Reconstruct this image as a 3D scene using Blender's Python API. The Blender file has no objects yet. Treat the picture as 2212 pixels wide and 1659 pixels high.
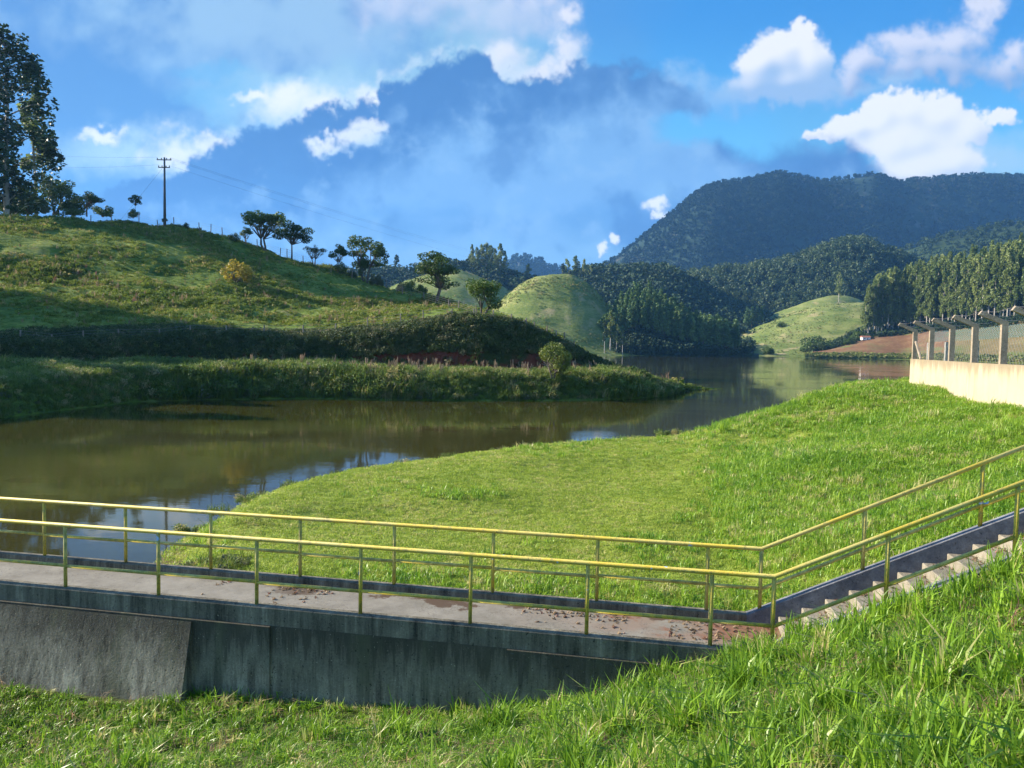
import bpy, math, random
import numpy as np
from mathutils import Matrix, Vector

# ------------------------------------------------------------------ camera, sky, sun, exposure
SC = bpy.context.scene
COL = SC.collection
FPX, CX, CY = 1684.9, 1106.0, 829.5          # focal length and centre in 2212 px wide photo units
PITCH = math.atan((829.5 - 742.0) / FPX)
ROLL = 0.018
CAMZ = 4.9                                    # eye above the lake surface (lake = z 0)
cam_d = bpy.data.cameras.new('camera'); cam = bpy.data.objects.new('camera', cam_d); COL.objects.link(cam)
cam_d.sensor_width = 36.0; cam_d.lens = 36.0 * 780.0 / 1024.0
cam_d.clip_start = 0.05; cam_d.clip_end = 20000.0
cam.matrix_world = Matrix.Translation((0, 0, CAMZ)) @ Matrix.Rotation(math.pi / 2 - PITCH, 4, 'X') @ Matrix.Rotation(ROLL, 4, 'Z')
SC.camera = cam

SUN_EL = math.radians(25.0)
SUN_AZ = math.radians(-77.0)                  # azimuth from +Y towards +X: the sun stands to the left, a little ahead
SUN_DIR = np.array([math.sin(SUN_AZ) * math.cos(SUN_EL), math.cos(SUN_AZ) * math.cos(SUN_EL), math.sin(SUN_EL)])
sun_d = bpy.data.lights.new('sun', 'SUN'); sun = bpy.data.objects.new('sun', sun_d); COL.objects.link(sun)
sun_d.energy = 5.0; sun_d.angle = math.radians(0.5); sun_d.color = (1.0, 0.90, 0.74)
sun.rotation_euler = Vector(SUN_DIR).to_track_quat('Z', 'Y').to_euler()
SKY_STRENGTH = 0.12

vs = SC.view_settings
SC.display_settings.display_device = 'sRGB'
vs.view_transform = 'Standard'; vs.look = 'None'; vs.exposure = 1.5; vs.gamma = 1.0; vs.use_curve_mapping = False
SC.render.engine = 'CYCLES'
cy = SC.cycles
cy.use_denoising = True
try:
    cy.denoiser = 'OPENIMAGEDENOISE'; cy.denoising_input_passes = 'RGB_ALBEDO_NORMAL'; cy.denoising_prefilter = 'ACCURATE'
except Exception:
    pass
cy.max_bounces = 4; cy.diffuse_bounces = 2; cy.glossy_bounces = 2; cy.transmission_bounces = 2; cy.volume_bounces = 1
cy.transparent_max_bounces = 8; cy.caustics_reflective = False; cy.caustics_refractive = False
cy.sample_clamp_indirect = 6.0
cy.use_adaptive_sampling = True; cy.adaptive_threshold = 0.015
SC.render.film_transparent = False

# ------------------------------------------------------------------ photo <-> world
def ray(x, y):
    a = (x - CX) / FPX; b = (CY - y) / FPX
    u = a * math.cos(ROLL) - b * math.sin(ROLL); v = b * math.cos(ROLL) + a * math.sin(ROLL)
    return np.array([u, math.cos(PITCH) + v * math.sin(PITCH), -math.sin(PITCH) + v * math.cos(PITCH)])
def P(x, y, Y):
    d = ray(x, y); return d * (Y / d[1]) + np.array([0, 0, CAMZ])
def W(x, y, z=0.0):
    d = ray(x, y); return d * ((z - CAMZ) / d[2]) + np.array([0, 0, CAMZ])
def colx(x, Y):
    """world X on photo column x (taken at the horizon) at distance Y"""
    d = ray(x, 742.0 + ROLL * (x - CX)); return d[0] / d[1] * Y
def azel(x, y):
    d = ray(x, y); d = d / np.linalg.norm(d)
    return math.degrees(math.atan2(d[0], d[1])), math.degrees(math.asin(d[2]))

# ------------------------------------------------------------------ node helper
class NT:
    def __init__(s, tree): s.t = tree; s.n = tree.nodes; s.l = tree.links
    def add(s, typ, **kw):
        n = s.n.new(typ)
        for k, v in kw.items(): setattr(n, k, v)
        return n
    def put(s, sock, v):
        if isinstance(v, bpy.types.NodeSocket): s.l.new(v, sock)
        elif isinstance(v, bpy.types.Node): s.l.new(v.outputs[0], sock)
        elif v is not None:
            if sock.type == 'RGBA' and not isinstance(v, (int, float)) and len(v) == 3: v = tuple(v) + (1.0,)
            sock.default_value = v
    def math(s, op, a, b=None, c=None, clamp=False):
        n = s.add('ShaderNodeMath', operation=op, use_clamp=clamp)
        s.put(n.inputs[0], a); s.put(n.inputs[1], b); s.put(n.inputs[2], c)
        return n.outputs[0]
    def vmath(s, op, a, b=None, scale=None):
        n = s.add('ShaderNodeVectorMath', operation=op)
        s.put(n.inputs[0], a); s.put(n.inputs[1], b)
        if scale is not None: s.put(n.inputs['Scale'], scale)
        return n.outputs[0]
    def noise(s, vec, scale, detail=4.0, rough=0.55, dist=0.0, out=0):
        n = s.add('ShaderNodeTexNoise'); s.put(n.inputs['Vector'], vec)
        n.inputs['Scale'].default_value = scale; n.inputs['Detail'].default_value = detail
        n.inputs['Roughness'].default_value = rough; n.inputs['Distortion'].default_value = dist
        return n.outputs[out]
    def mix(s, fac, a, b, mode='MIX'):
        n = s.add('ShaderNodeMix', data_type='RGBA', blend_type=mode)
        s.put(n.inputs[0], fac); s.put(n.inputs[6], a); s.put(n.inputs[7], b)
        return n.outputs[2]
    def step(s, v, lo, hi):
        n = s.add('ShaderNodeMapRange', interpolation_type='SMOOTHSTEP', clamp=True)
        s.put(n.inputs[0], v); n.inputs[1].default_value = lo; n.inputs[2].default_value = hi
        n.inputs[3].default_value = 0.0; n.inputs[4].default_value = 1.0
        return n.outputs[0]
    def lin(s, v, lo, hi, a=0.0, b=1.0):
        n = s.add('ShaderNodeMapRange', clamp=True)
        s.put(n.inputs[0], v); n.inputs[1].default_value = lo; n.inputs[2].default_value = hi
        n.inputs[3].default_value = a; n.inputs[4].default_value = b
        return n.outputs[0]
    def ramp(s, fac, stops):
        n = s.add('ShaderNodeValToRGB'); s.put(n.inputs[0], fac)
        e = n.color_ramp.elements
        while len(e) < len(stops): e.new(0.5)
        for i, (p, c) in enumerate(stops): e[i].position = p; e[i].color = tuple(c) + (1.0,)
        return n.outputs[0]
    def sep(s, v):
        n = s.add('ShaderNodeSeparateXYZ'); s.put(n.inputs[0], v); return n.outputs
    def comb(s, x, y, z):
        n = s.add('ShaderNodeCombineXYZ'); s.put(n.inputs[0], x); s.put(n.inputs[1], y); s.put(n.inputs[2], z); return n.outputs[0]

# ------------------------------------------------------------------ world: Nishita sky with layered clouds (by direction)
def lin3(r, g, b):
    f = lambda c: (c / 255.0 / 12.92) if c / 255.0 <= 0.04045 else ((c / 255.0 + 0.055) / 1.055) ** 2.4
    return np.array([f(r), f(g), f(b)])
EXPO = 2.0 ** vs.exposure
def skyc(r, g, b): return tuple(lin3(r, g, b) / EXPO / SKY_STRENGTH)   # a cloud of this displayed brightness

wd = bpy.data.worlds.new('World'); SC.world = wd; wd.use_nodes = True
wd.node_tree.nodes.clear()
w = NT(wd.node_tree)
out = w.add('ShaderNodeOutputWorld'); bg = w.add('ShaderNodeBackground'); bg.inputs['Strength'].default_value = SKY_STRENGTH
w.l.new(bg.outputs[0], out.inputs[0])
sky = w.add('ShaderNodeTexSky', sky_type='NISHITA', sun_disc=False)
sky.sun_elevation = SUN_EL; sky.sun_rotation = SUN_AZ; sky.altitude = 900.0
sky.air_density = 1.0; sky.dust_density = 0.25; sky.ozone_density = 3.0
D = w.add('ShaderNodeTexCoord').outputs['Generated']
dx, dy, dz = w.sep(D)
DEG = 57.29578
AZ = w.math('MULTIPLY', w.math('ARCTAN2', dx, dy), DEG)
EL = w.math('MULTIPLY', w.math('ARCSINE', dz), DEG)
hs = w.add('ShaderNodeHueSaturation'); w.put(hs.inputs['Color'], sky.outputs[0]); hs.inputs['Saturation'].default_value = 1.25
# the clouds of the view: computed here on a grid of directions (11 steps to the degree), then looked up by azimuth and elevation
AZ0, AZ1, EL0, EL1, RES = -48.0, 48.0, -1.0, 41.0, 11.0
_lat = np.random.RandomState(3).rand(512, 512)
def _vn(x, y, sd):
    x = x + sd * 31.7; y = y + sd * 17.9; xi = np.floor(x).astype(np.int64); yi = np.floor(y).astype(np.int64); fx = x - xi; fy = y - yi
    fx = fx ** 3 * (fx * (fx * 6 - 15) + 10); fy = fy ** 3 * (fy * (fy * 6 - 15) + 10)
    g = lambda a, b: _lat[a & 511, b & 511]
    return (g(xi, yi) * (1 - fx) + g(xi + 1, yi) * fx) * (1 - fy) + (g(xi, yi + 1) * (1 - fx) + g(xi + 1, yi + 1) * fx) * fy
def _fb(x, y, sc, oct=6, sd=0, gain=.55, billow=False):
    s_ = 0.0; a = 1.0; n_ = 0.0; ca, sa = math.cos(.6), math.sin(.6); x = x * sc; y = y * sc
    for o_ in range(oct):
        v = _vn(x, y, sd + o_) * 2 - 1
        if billow: v = 1 - 2 * np.abs(v)
        s_ = s_ + a * v; n_ += a; a *= gain; x, y = (x * ca - y * sa) * 2.03, (x * sa + y * ca) * 2.03
    return s_ / n_
def sstep(v, lo, hi): q = np.clip((v - lo) / (hi - lo), 0, 1); return q * q * (3 - 2 * q)
def cloud_map():
    nw = int((AZ1 - AZ0) * RES); nh = int((EL1 - EL0) * RES)
    az, el = np.meshgrid(np.radians(np.linspace(AZ0, AZ1, nw)), np.radians(np.linspace(EL0, EL1, nh)))
    dx_, dy_, dz_ = np.sin(az) * np.cos(el), np.cos(az) * np.cos(el), np.sin(el)
    fw = dy_ * math.cos(PITCH) - dz_ * math.sin(PITCH); up = dy_ * math.sin(PITCH) + dz_ * math.cos(PITCH); fw = np.maximum(fw, .15)
    u = dx_ / fw; v = up / fw
    X = CX + FPX * (u * math.cos(ROLL) + v * math.sin(ROLL)); Y = CY - FPX * (v * math.cos(ROLL) - u * math.sin(ROLL))
    C = np.zeros((nh, nw, 3)); A = np.zeros((nh, nw))
    def over(m_, col):
        nonlocal C, A
        m_ = np.clip(m_, 0, 1)[..., None]; col = np.asarray(col, float)
        C = C * (1 - m_) + col * m_; A = A * (1 - m_[..., 0]) + m_[..., 0]
    c = lambda r, g, b: np.array(skyc(r, g, b))
    def mixc(f, a, b): f = np.clip(f, 0, 1)[..., None]; return a * (1 - f) + b * f
    f1 = _fb(X, Y, 1 / 150., 5, 1); f2 = _fb(X, Y, 1 / 60., 5, 11); big = _fb(X, Y * 1.6, 1 / 420., 4, 41)
    wx = _fb(X, Y, 1 / 110., 6, 51, .62); wy = _fb(X, Y, 1 / 110., 6, 61, .62); lump = _fb(X, Y, 1 / 80., 5, 21, .6, True) * .5
    sx_ = _fb(X, Y, 1 / 26., 4, 81, .6); sy_ = _fb(X, Y, 1 / 26., 4, 91, .6)
    def ell(items, dist, small=0.0):
        xx = X + dist * wx + small * sx_; yy = Y + dist * wy + small * sy_; acc = np.full(X.shape, -9.0)
        for (x0, y0, rx, ry) in items: acc = np.maximum(acc, 1 - np.sqrt(((xx - x0) / rx) ** 2 + ((yy - y0) / ry) ** 2))
        return acc
    def blur(a, r):
        for ax in (0, 1):
            for _ in range(2):
                p_ = np.concatenate([np.repeat(np.take(a, [0], ax), r + 1, ax), a, np.repeat(np.take(a, [-1], ax), r, ax)], ax); cs_ = np.cumsum(p_, ax); n_ = a.shape[ax]
                a = (np.take(cs_, range(2 * r + 1, 2 * r + 1 + n_), ax) - np.take(cs_, range(0, n_), ax)) / (2 * r + 1)
        return a
    def puff(items, dist, amp, lo, hi, shade, lit, k=3.0, opac=1.0, soft=0.0, small=9.0, r=3, sh=(7, 6)):
        f = ell(items, dist, small) + amp * (lump + .35 * f2); m_ = sstep(f, lo, hi)
        F_ = blur(np.clip(f - lo, 0, .8) + .10 * lump, r); l_ = .5 + k * (F_ - np.roll(np.roll(F_, sh[0], 1), -sh[1], 0)) + soft    # the sun stands up and to the left
        over(m_ * opac, mixc(sstep(l_, .05, .95), shade, lit))
    # clear sky of the window, graded as the lens saw it
    A[:] = .80 * (1 - sstep(np.abs(np.degrees(az)), 36, 46)) * (1 - sstep(np.degrees(el), 32, 40))
    C[:] = mixc(sstep(Y, 0, 430), c(42, 138, 212), c(104, 198, 240))
    # high veil: lilac grey on the left, paler and turquoise towards its ragged right end
    fine = _fb(X, Y, 1 / 18., 4, 111, .6)
    vl = ell([(150, 60, 800, 280), (760, 70, 520, 230), (150, 330, 600, 210), (960, 200, 330, 200)], 90)
    over(sstep(vl + .25 * f1, -.02, .40) * (.86 + .14 * sstep(big, -.3, .4)), mixc(sstep(f1 + .6 * big + (X - 520) / 1300, -.45, .65), c(88, 140, 202), c(156, 194, 226)))
    over(.80 * sstep(ell([(1060, 130, 240, 200), (900, 190, 260, 90), (620, 215, 240, 80)], 80, 10) + .2 * f1, -.05, .75), c(158, 204, 226))
    over(.6 * sstep(ell([(500, 215, 130, 46), (450, 170, 120, 30), (1180, 70, 60, 30)], 60), -.1, .8), c(104, 182, 230))
    puff([(960, 10, 230, 86), (1100, 24, 170, 80), (1200, 8, 80, 50)], 70, .35, -.15, .95, c(168, 196, 226), c(226, 230, 244), k=1.2, opac=.85)
    puff([(1228, 96, 44, 50), (1105, 122, 66, 50), (1212, 146, 60, 34), (1160, 160, 110, 30), (1240, 22, 34, 30)], 30, .45, -.12, .75, c(190, 212, 232), c(246, 244, 248), k=1.2, opac=.88, small=14)
    # bright window on the left
    over(.9 * sstep(ell([(650, 240, 190, 90), (790, 225, 150, 70), (400, 340, 170, 80), (280, 320, 210, 60)], 50, 8), -.15, .9), c(190, 224, 240))
    puff([(620, 226, 84, 56), (552, 214, 52, 18), (690, 245, 100, 60), (805, 216, 70, 34), (395, 332, 90, 54), (225, 289, 62, 17), (470, 302, 60, 26)], 30, .45, -.05, .85, c(208, 230, 240), c(255, 255, 252), k=.9, opac=.95, soft=.2, small=18)
    # cumulus on the right
    puff([(1850, 205, 120, 34), (1960, 185, 70, 26), (1560, 200, 190, 54), (1450, 190, 90, 44)], 46, .5, -.1, 1.0, c(124, 176, 232), c(168, 204, 236), k=1.0, opac=.9, small=14)
    puff([(1890, 150, 66, 54), (1985, 106, 98, 56), (2070, 106, 104, 72), (2138, 20, 54, 84), (2190, 146, 110, 58), (2040, 152, 150, 42), (2340, 120, 140, 80), (1855, 182, 60, 40)], 46, .55, -.02, .75, c(152, 180, 220), c(232, 234, 246), k=1.1, opac=.94, soft=-(Y - 120) / 190., small=16)
    puff([(1640, 146, 62, 56), (1690, 106, 64, 50), (1716, 58, 24, 34), (1740, 80, 30, 34), (1745, 136, 68, 76), (1690, 182, 130, 50), (1690, 140, 80, 60)], 26, .42, .02, .46, c(160, 194, 232), c(252, 252, 252), k=1.1, soft=.1 - (Y - 132) / 120., small=16)
    over(.85 * sstep(ell([(2120, 345, 170, 72), (2330, 335, 220, 80)], 46, 10), -.2, .7), c(178, 216, 240))
    puff([(1790, 296, 64, 17), (1850, 274, 70, 36), (1905, 258, 58, 46), (1965, 242, 70, 48), (2035, 250, 76, 52), (2090, 270, 54, 52), (1950, 304, 130, 52), (2010, 354, 124, 56), (2168, 252, 46, 20)], 22, .42, .04, .34, c(198, 216, 238), c(255, 255, 255), k=1.2, soft=.26, small=16)
    # the blue bank in front, backlit: dark along its ragged top, paler below
    px_ = [-900, 100, 200, 270, 330, 400, 470, 520, 600, 660, 705, 770, 812, 826, 880, 930, 985, 1035, 1066, 1090, 1150, 1240, 1330, 1420, 1480, 1530, 1560, 1600, 1660, 1750, 1850, 1885, 1930, 2000, 2212, 3000]
    py_ = [500, 450, 425, 392, 378, 356, 320, 292, 284, 262, 236, 220, 232, 192, 186, 158, 124, 110, 138, 172, 172, 148, 134, 150, 186, 225, 290, 322, 318, 294, 300, 330, 374, 396, 400, 430]
    rag = sstep(1500 - X, -300, 300)
    e_ = np.interp(X + 18 * wx, px_, py_)
    d_ = Y - e_ + (40 * lump + 20 * wy + 9 * sy_ + 20 * _fb(X, Y, 1 / 42., 4, 101, .6, True)) * (.4 + .6 * rag) - 4
    bm_ = sstep(d_ + 8 * fine, -10, 16 + 34 * (1 - rag)) ** .8
    gp = ell([(1480, 268, 84, 42), (1590, 266, 130, 50), (1720, 260, 110, 40), (1820, 235, 80, 26)], 40, 8)
    bm_ = bm_ * (1 - sstep(gp, -.15, .5))
    dp = np.clip(d_ / 250., 0, 1.2) + .55 * big + .40 * f1 + .22 * f2 + .06 * fine - .08 + .35 * sstep(X, 1080, 1320)
    col = mixc(sstep(dp, .05, .95), c(70, 122, 184), c(128, 178, 228))
    col = mixc(.6 * sstep(_fb(X, Y * 2.2, 1 / 260., 5, 71) + (Y - 380) / 500., .0, .7), col, c(84, 146, 206))
    col = mixc(.8 * sstep(Y, 440, 600) * sstep(ell([(1150, 545, 380, 60), (560, 480, 320, 60)], 60), -.3, .6), col, c(146, 198, 240))
    col = mixc(.55 * sstep(f2 + .6 * lump - .25 * wy, .05, .75) * sstep(d_, 20, 120), col, c(150, 194, 234))
    col = mixc(.60 * sstep(f1 - .5 * f2 + .4 * wx, .10, .75), col, c(64, 114, 178))
    edge_lit = sstep(d_ + 10 * fine, -46, -6) * (1 - bm_) * sstep(1230 - X, -60, 80) * sstep(X, 300, 420) * sstep(f2 + .6 * wx, -.15, .4)
    over(.55 * edge_lit, c(226, 238, 244))
    over(bm_, col)
    puff([(770, 294, 56, 28), (726, 318, 54, 20), (798, 272, 44, 18), (704, 304, 38, 18)], 34, .6, .0, .85, c(180, 216, 242), c(246, 250, 250), k=1.0, opac=.9, soft=.15, small=22)
    over(.5 * sstep(ell([(1420, 420, 60, 46), (1300, 545, 80, 30)], 40, 10), -.2, 1.), c(150, 200, 238))
    puff([(1412, 440, 30, 22), (1418, 464, 18, 11), (1328, 509, 18, 14), (1307, 540, 18, 15)], 14, .6, .0, .75, c(200, 226, 246), c(255, 255, 255), k=.8, soft=.2, small=20)
    # fade to the plain sky at the border of the window
    fade = (1 - sstep(np.abs(np.degrees(az)), 38, 47)) * (1 - sstep(np.degrees(el), 33, 40)); A *= fade
    return np.concatenate([C, A[..., None]], 2).astype(np.float32)
cm = cloud_map()
img = bpy.data.images.new('cloud_grid', cm.shape[1], cm.shape[0], alpha=True, float_buffer=True)
img.colorspace_settings.name = 'Non-Color'; img.alpha_mode = 'CHANNEL_PACKED'; img.pixels.foreach_set(cm.ravel()); img.update(); img.pack()
uv = w.comb(w.math('DIVIDE', w.math('SUBTRACT', AZ, AZ0), AZ1 - AZ0), w.math('DIVIDE', w.math('SUBTRACT', EL, EL0), EL1 - EL0), 0.0)
tx = w.add('ShaderNodeTexImage', image=img, interpolation='Linear', extension='CLIP'); w.put(tx.inputs['Vector'], uv)
# elsewhere on the dome the same broken cloud goes on
nl = w.noise(D, 3.2, 3.0, 0.55)
cur = w.mix(w.math('MULTIPLY', w.step(nl, 0.42, 0.66), 0.85), hs.outputs[0], skyc(150, 186, 232))
cur = w.mix(tx.outputs['Alpha'], cur, tx.outputs['Color'])
w.put(bg.inputs['Color'], cur)
# ------------------------------------------------------------------ mesh helpers
def tag(o, label=None, cat=None, group=None, kind=None):
    if label: o['label'] = label
    if cat: o['category'] = cat
    if group: o['group'] = group
    if kind: o['kind'] = kind
    return o
def mesh_data(name, V, Fc, mat=None, smooth=False):
    me = bpy.data.meshes.new(name)
    V = np.asarray(V, dtype=np.float64)
    if isinstance(Fc, np.ndarray) and Fc.ndim == 2:
        k = Fc.shape[1]; nf = len(Fc)
        me.vertices.add(len(V)); me.vertices.foreach_set('co', V.astype(np.float32).ravel())
        me.loops.add(nf * k); me.loops.foreach_set('vertex_index', Fc.astype(np.int32).ravel())
        me.polygons.add(nf); me.polygons.foreach_set('loop_start', np.arange(0, nf * k, k, dtype=np.int32))
        me.update(calc_edges=True)
    else:
        me.from_pydata([tuple(v) for v in V], [], [tuple(int(i) for i in f) for f in Fc]); me.update()
    if smooth: me.polygons.foreach_set('use_smooth', np.ones(len(me.polygons), dtype=bool))
    if mat: me.materials.append(mat)
    return me
def link(name, me, parent=None, loc=None):
    o = bpy.data.objects.new(name, me); COL.objects.link(o)
    if parent is not None: o.parent = parent
    if loc is not None: o.location = loc
    return o
def mobj(name, V, Fc, mat=None, parent=None, smooth=False): return link(name, mesh_data(name, V, Fc, mat, smooth), parent)
def empty(name, loc=(0, 0, 0)):
    o = bpy.data.objects.new(name, None); COL.objects.link(o); o.location = [float(v) for v in loc]; o.empty_display_size = 0.3; return o
class MB:
    """collects pieces into one mesh"""
    def __init__(s): s.V = []; s.F = []
    def raw(s, V, Fc):
        b = len(s.V); s.V += [tuple(map(float, v)) for v in V]; s.F += [tuple(b + int(i) for i in f) for f in Fc]; return s
    def hexa(s, c8): return s.raw(c8, [(0, 3, 2, 1), (4, 5, 6, 7), (0, 1, 5, 4), (1, 2, 6, 5), (2, 3, 7, 6), (3, 0, 4, 7)])
    def box(s, c, h, ax=(1, 0, 0), ay=(0, 1, 0), az=(0, 0, 1)):
        c, ax, ay, az = map(np.array, (c, ax, ay, az)); L = []
        for k in (-1, 1):
            for i, j in ((-1, -1), (1, -1), (1, 1), (-1, 1)): L.append(c + ax * h[0] * i + ay * h[1] * j + az * h[2] * k)
        return s.hexa(L)
    def tube(s, pts, rad, n=8, cap=True):
        pts = [np.array(p, float) for p in pts]; b = len(s.V)
        if not hasattr(rad, '__len__'): rad = [rad] * len(pts)
        up = np.array([0, 0, 1.0])
        for i, p in enumerate(pts):
            t = pts[min(i + 1, len(pts) - 1)] - pts[max(i - 1, 0)]; t = t / (np.linalg.norm(t) + 1e-9)
            r = up if abs(t[2]) < 0.9 else np.array([1.0, 0, 0])
            u = np.cross(t, r); u /= np.linalg.norm(u); v = np.cross(u, t)
            m = 1.0
            if 0 < i < len(pts) - 1:
                a = pts[i] - pts[i - 1]; a /= np.linalg.norm(a); m = 1.0 / max(0.5, float(a @ t))
            for k in range(n):
                an = 2 * math.pi * k / n
                s.V.append(tuple(p + (u * math.cos(an) + v * math.sin(an) * m) * rad[i]))
        for i in range(len(pts) - 1):
            for k in range(n):
                a = b + i * n + k; c = b + i * n + (k + 1) % n
                s.F.append((a, c, c + n, a + n))
        if cap:
            s.F.append(tuple(b + k for k in range(n))[::-1]); e = b + (len(pts) - 1) * n; s.F.append(tuple(e + k for k in range(n)))
        return s
    def data(s, name, mat=None, smooth=False): return mesh_data(name, s.V, s.F, mat, smooth)
    def build(s, name, mat=None, parent=None, smooth=False):
        return link(name, s.data(name, mat, smooth), parent)
def local(parent_loc, p): return np.array(p) - np.array(parent_loc)

# lattice noise
_rt = np.random.RandomState(7).rand(256, 256)
def vn(x, y, seed=0):
    x = np.asarray(x, float) + seed * 17.31; y = np.asarray(y, float) + seed * 9.73
    xi = np.floor(x).astype(int); yi = np.floor(y).astype(int); fx = x - xi; fy = y - yi
    fx = fx * fx * (3 - 2 * fx); fy = fy * fy * (3 - 2 * fy)
    g = lambda a, b: _rt[a & 255, b & 255]
    return (g(xi, yi) * (1 - fx) + g(xi + 1, yi) * fx) * (1 - fy) + (g(xi, yi + 1) * (1 - fx) + g(xi + 1, yi + 1) * fx) * fy
def fbm(x, y, oct=4, seed=0, gain=0.5):
    s = 0; a = 1; n = 0
    for o in range(oct): s = s + a * (vn(x * 2 ** o, y * 2 ** o, seed + o * 3) - 0.5); n += a; a *= gain
    return s / n * 2
def grid_faces(m, n):
    i = np.arange(m - 1)[:, None]; j = np.arange(n - 1)[None, :]
    a = (i * n + j).ravel(); return np.stack([a, a + n, a + n + 1, a + 1], 1)
def grid_mesh(name, G, mat, parent=None, smooth=True, flip=False):
    m, n = G.shape[:2]; F = grid_faces(m, n)
    if flip: F = F[:, ::-1]
    return mobj(name, G.reshape(-1, 3), F, mat, parent, smooth)
def sample_grid(G, n, rng, dens=None):
    """n points over a grid surface; dens(p)-> 0..1 keeps a share of them"""
    a = G[:-1, :-1]; b = G[1:, :-1]; c = G[1:, 1:]; d = G[:-1, 1:]
    ar = np.linalg.norm(np.cross(c - a, d - b), axis=2).ravel()
    k = rng.choice(len(ar), n, p=ar / ar.sum()); u = rng.rand(n, 1); v = rng.rand(n, 1)
    A, B, C_, D_ = [q.reshape(-1, 3)[k] for q in (a, b, c, d)]
    p = (A * (1 - u) + B * u) * (1 - v) + (D_ * (1 - u) + C_ * u) * v
    nr = np.cross(C_ - A, D_ - B); nr /= np.linalg.norm(nr, axis=1, keepdims=True) + 1e-9
    nr *= np.sign(nr[:, 2:3] + 1e-9)
    if dens is not None:
        keep = rng.rand(n) < dens(p); p = p[keep]; nr = nr[keep]
    return p, nr
def gz(G, x, y):
    q = G.reshape(-1, 3); i = np.argmin((q[:, 0] - x) ** 2 + (q[:, 1] - y) ** 2); return float(q[i, 2])
def smooth_grid(G, it, axes=(0, 1)):
    G = G.copy()
    for _ in range(it):
        for ax in axes:
            S = np.moveaxis(G, ax, 0); S[1:-1] = 0.25 * S[:-2] + 0.5 * S[1:-1] + 0.25 * S[2:]
    return G
def resample(K, m, n):
    """bilinear upsample of key grid [a,b,3] to [m,n,3]"""
    a, b = K.shape[:2]
    ui = np.linspace(0, a - 1, m); i0 = np.minimum(ui.astype(int), a - 2); f = (ui - i0)[:, None, None]
    T = K[i0] * (1 - f) + K[i0 + 1] * f
    vi = np.linspace(0, b - 1, n); j0 = np.minimum(vi.astype(int), b - 2); g = (vi - j0)[None, :, None]
    return T[:, j0] * (1 - g) + T[:, j0 + 1] * g
def tps(pts):
    pts = np.array(pts, float); X = pts[:, :2]; n = len(X)
    def U(r2): return np.where(r2 > 1e-12, r2 * np.log(r2 + 1e-12), 0.0)
    K = U(((X[:, None] - X[None]) ** 2).sum(2)) + np.eye(n) * 0.02
    Pm = np.hstack([np.ones((n, 1)), X]); A = np.zeros((n + 3, n + 3)); A[:n, :n] = K; A[:n, n:] = Pm; A[n:, :n] = Pm.T
    sol = np.linalg.solve(A, np.r_[pts[:, 2], 0, 0, 0])
    def f(x, y):
        Q = np.stack([np.ravel(x), np.ravel(y)], 1); o = np.empty(len(Q))
        for i in range(0, len(Q), 20000):
            q = Q[i:i + 20000]; o[i:i + 20000] = U(((q[:, None] - X[None]) ** 2).sum(2)) @ sol[:n] + sol[n] + q @ sol[n + 1:]
        return o.reshape(np.shape(x))
    return f

# ------------------------------------------------------------------ scatter (geometry nodes) for what nobody could count
def proto_collection(name, meshes):
    c = bpy.data.collections.new(name)
    for i, me in enumerate(meshes):
        o = bpy.data.objects.new('%s_%02d' % (name, i), me); c.objects.link(o)
    return c
def scatter(name, pts, rot, scl, idx, coll, label, cat, parent=None, kind='stuff'):
    me = bpy.data.meshes.new(name); n = len(pts)
    me.vertices.add(n); me.vertices.foreach_set('co', np.asarray(pts, np.float32).ravel())
    a = me.attributes.new('rot', 'FLOAT_VECTOR', 'POINT'); a.data.foreach_set('vector', np.asarray(rot, np.float32).ravel())
    a = me.attributes.new('scl', 'FLOAT_VECTOR', 'POINT')
    scl = np.asarray(scl, np.float32); scl = np.repeat(scl[:, None], 3, 1) if scl.ndim == 1 else scl
    a.data.foreach_set('vector', scl.ravel())
    a = me.attributes.new('idx', 'INT', 'POINT'); a.data.foreach_set('value', np.asarray(idx, np.int32))
    o = link(name, me, parent)
    ng = bpy.data.node_groups.new('scatter_' + name, 'GeometryNodeTree')
    ng.interface.new_socket('Geometry', in_out='INPUT', socket_type='NodeSocketGeometry')
    ng.interface.new_socket('Geometry', in_out='OUTPUT', socket_type='NodeSocketGeometry')
    N = ng.nodes; L = ng.links
    gi = N.new('NodeGroupInput'); go = N.new('NodeGroupOutput'); ip = N.new('GeometryNodeInstanceOnPoints')
    ci = N.new('GeometryNodeCollectionInfo'); ci.inputs['Collection'].default_value = coll
    ci.inputs['Separate Children'].default_value = True; ci.inputs['Reset Children'].default_value = True
    def attr(nm, ty):
        q = N.new('GeometryNodeInputNamedAttribute'); q.data_type = ty; q.inputs['Name'].default_value = nm; return q.outputs[0]
    L.new(gi.outputs[0], ip.inputs['Points']); L.new(ci.outputs[0], ip.inputs['Instance'])
    ip.inputs['Pick Instance'].default_value = True
    L.new(attr('idx', 'INT'), ip.inputs['Instance Index'])
    e2r = N.new('FunctionNodeEulerToRotation'); L.new(attr('rot', 'FLOAT_VECTOR'), e2r.inputs[0]); L.new(e2r.outputs[0], ip.inputs['Rotation'])
    L.new(attr('scl', 'FLOAT_VECTOR'), ip.inputs['Scale'])
    L.new(ip.outputs[0], go.inputs[0])
    md = o.modifiers.new('scatter', 'NODES'); md.node_group = ng
    if parent is None: tag(o, label, cat, None, kind)
    else: o['kind'] = kind
    return o

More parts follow.
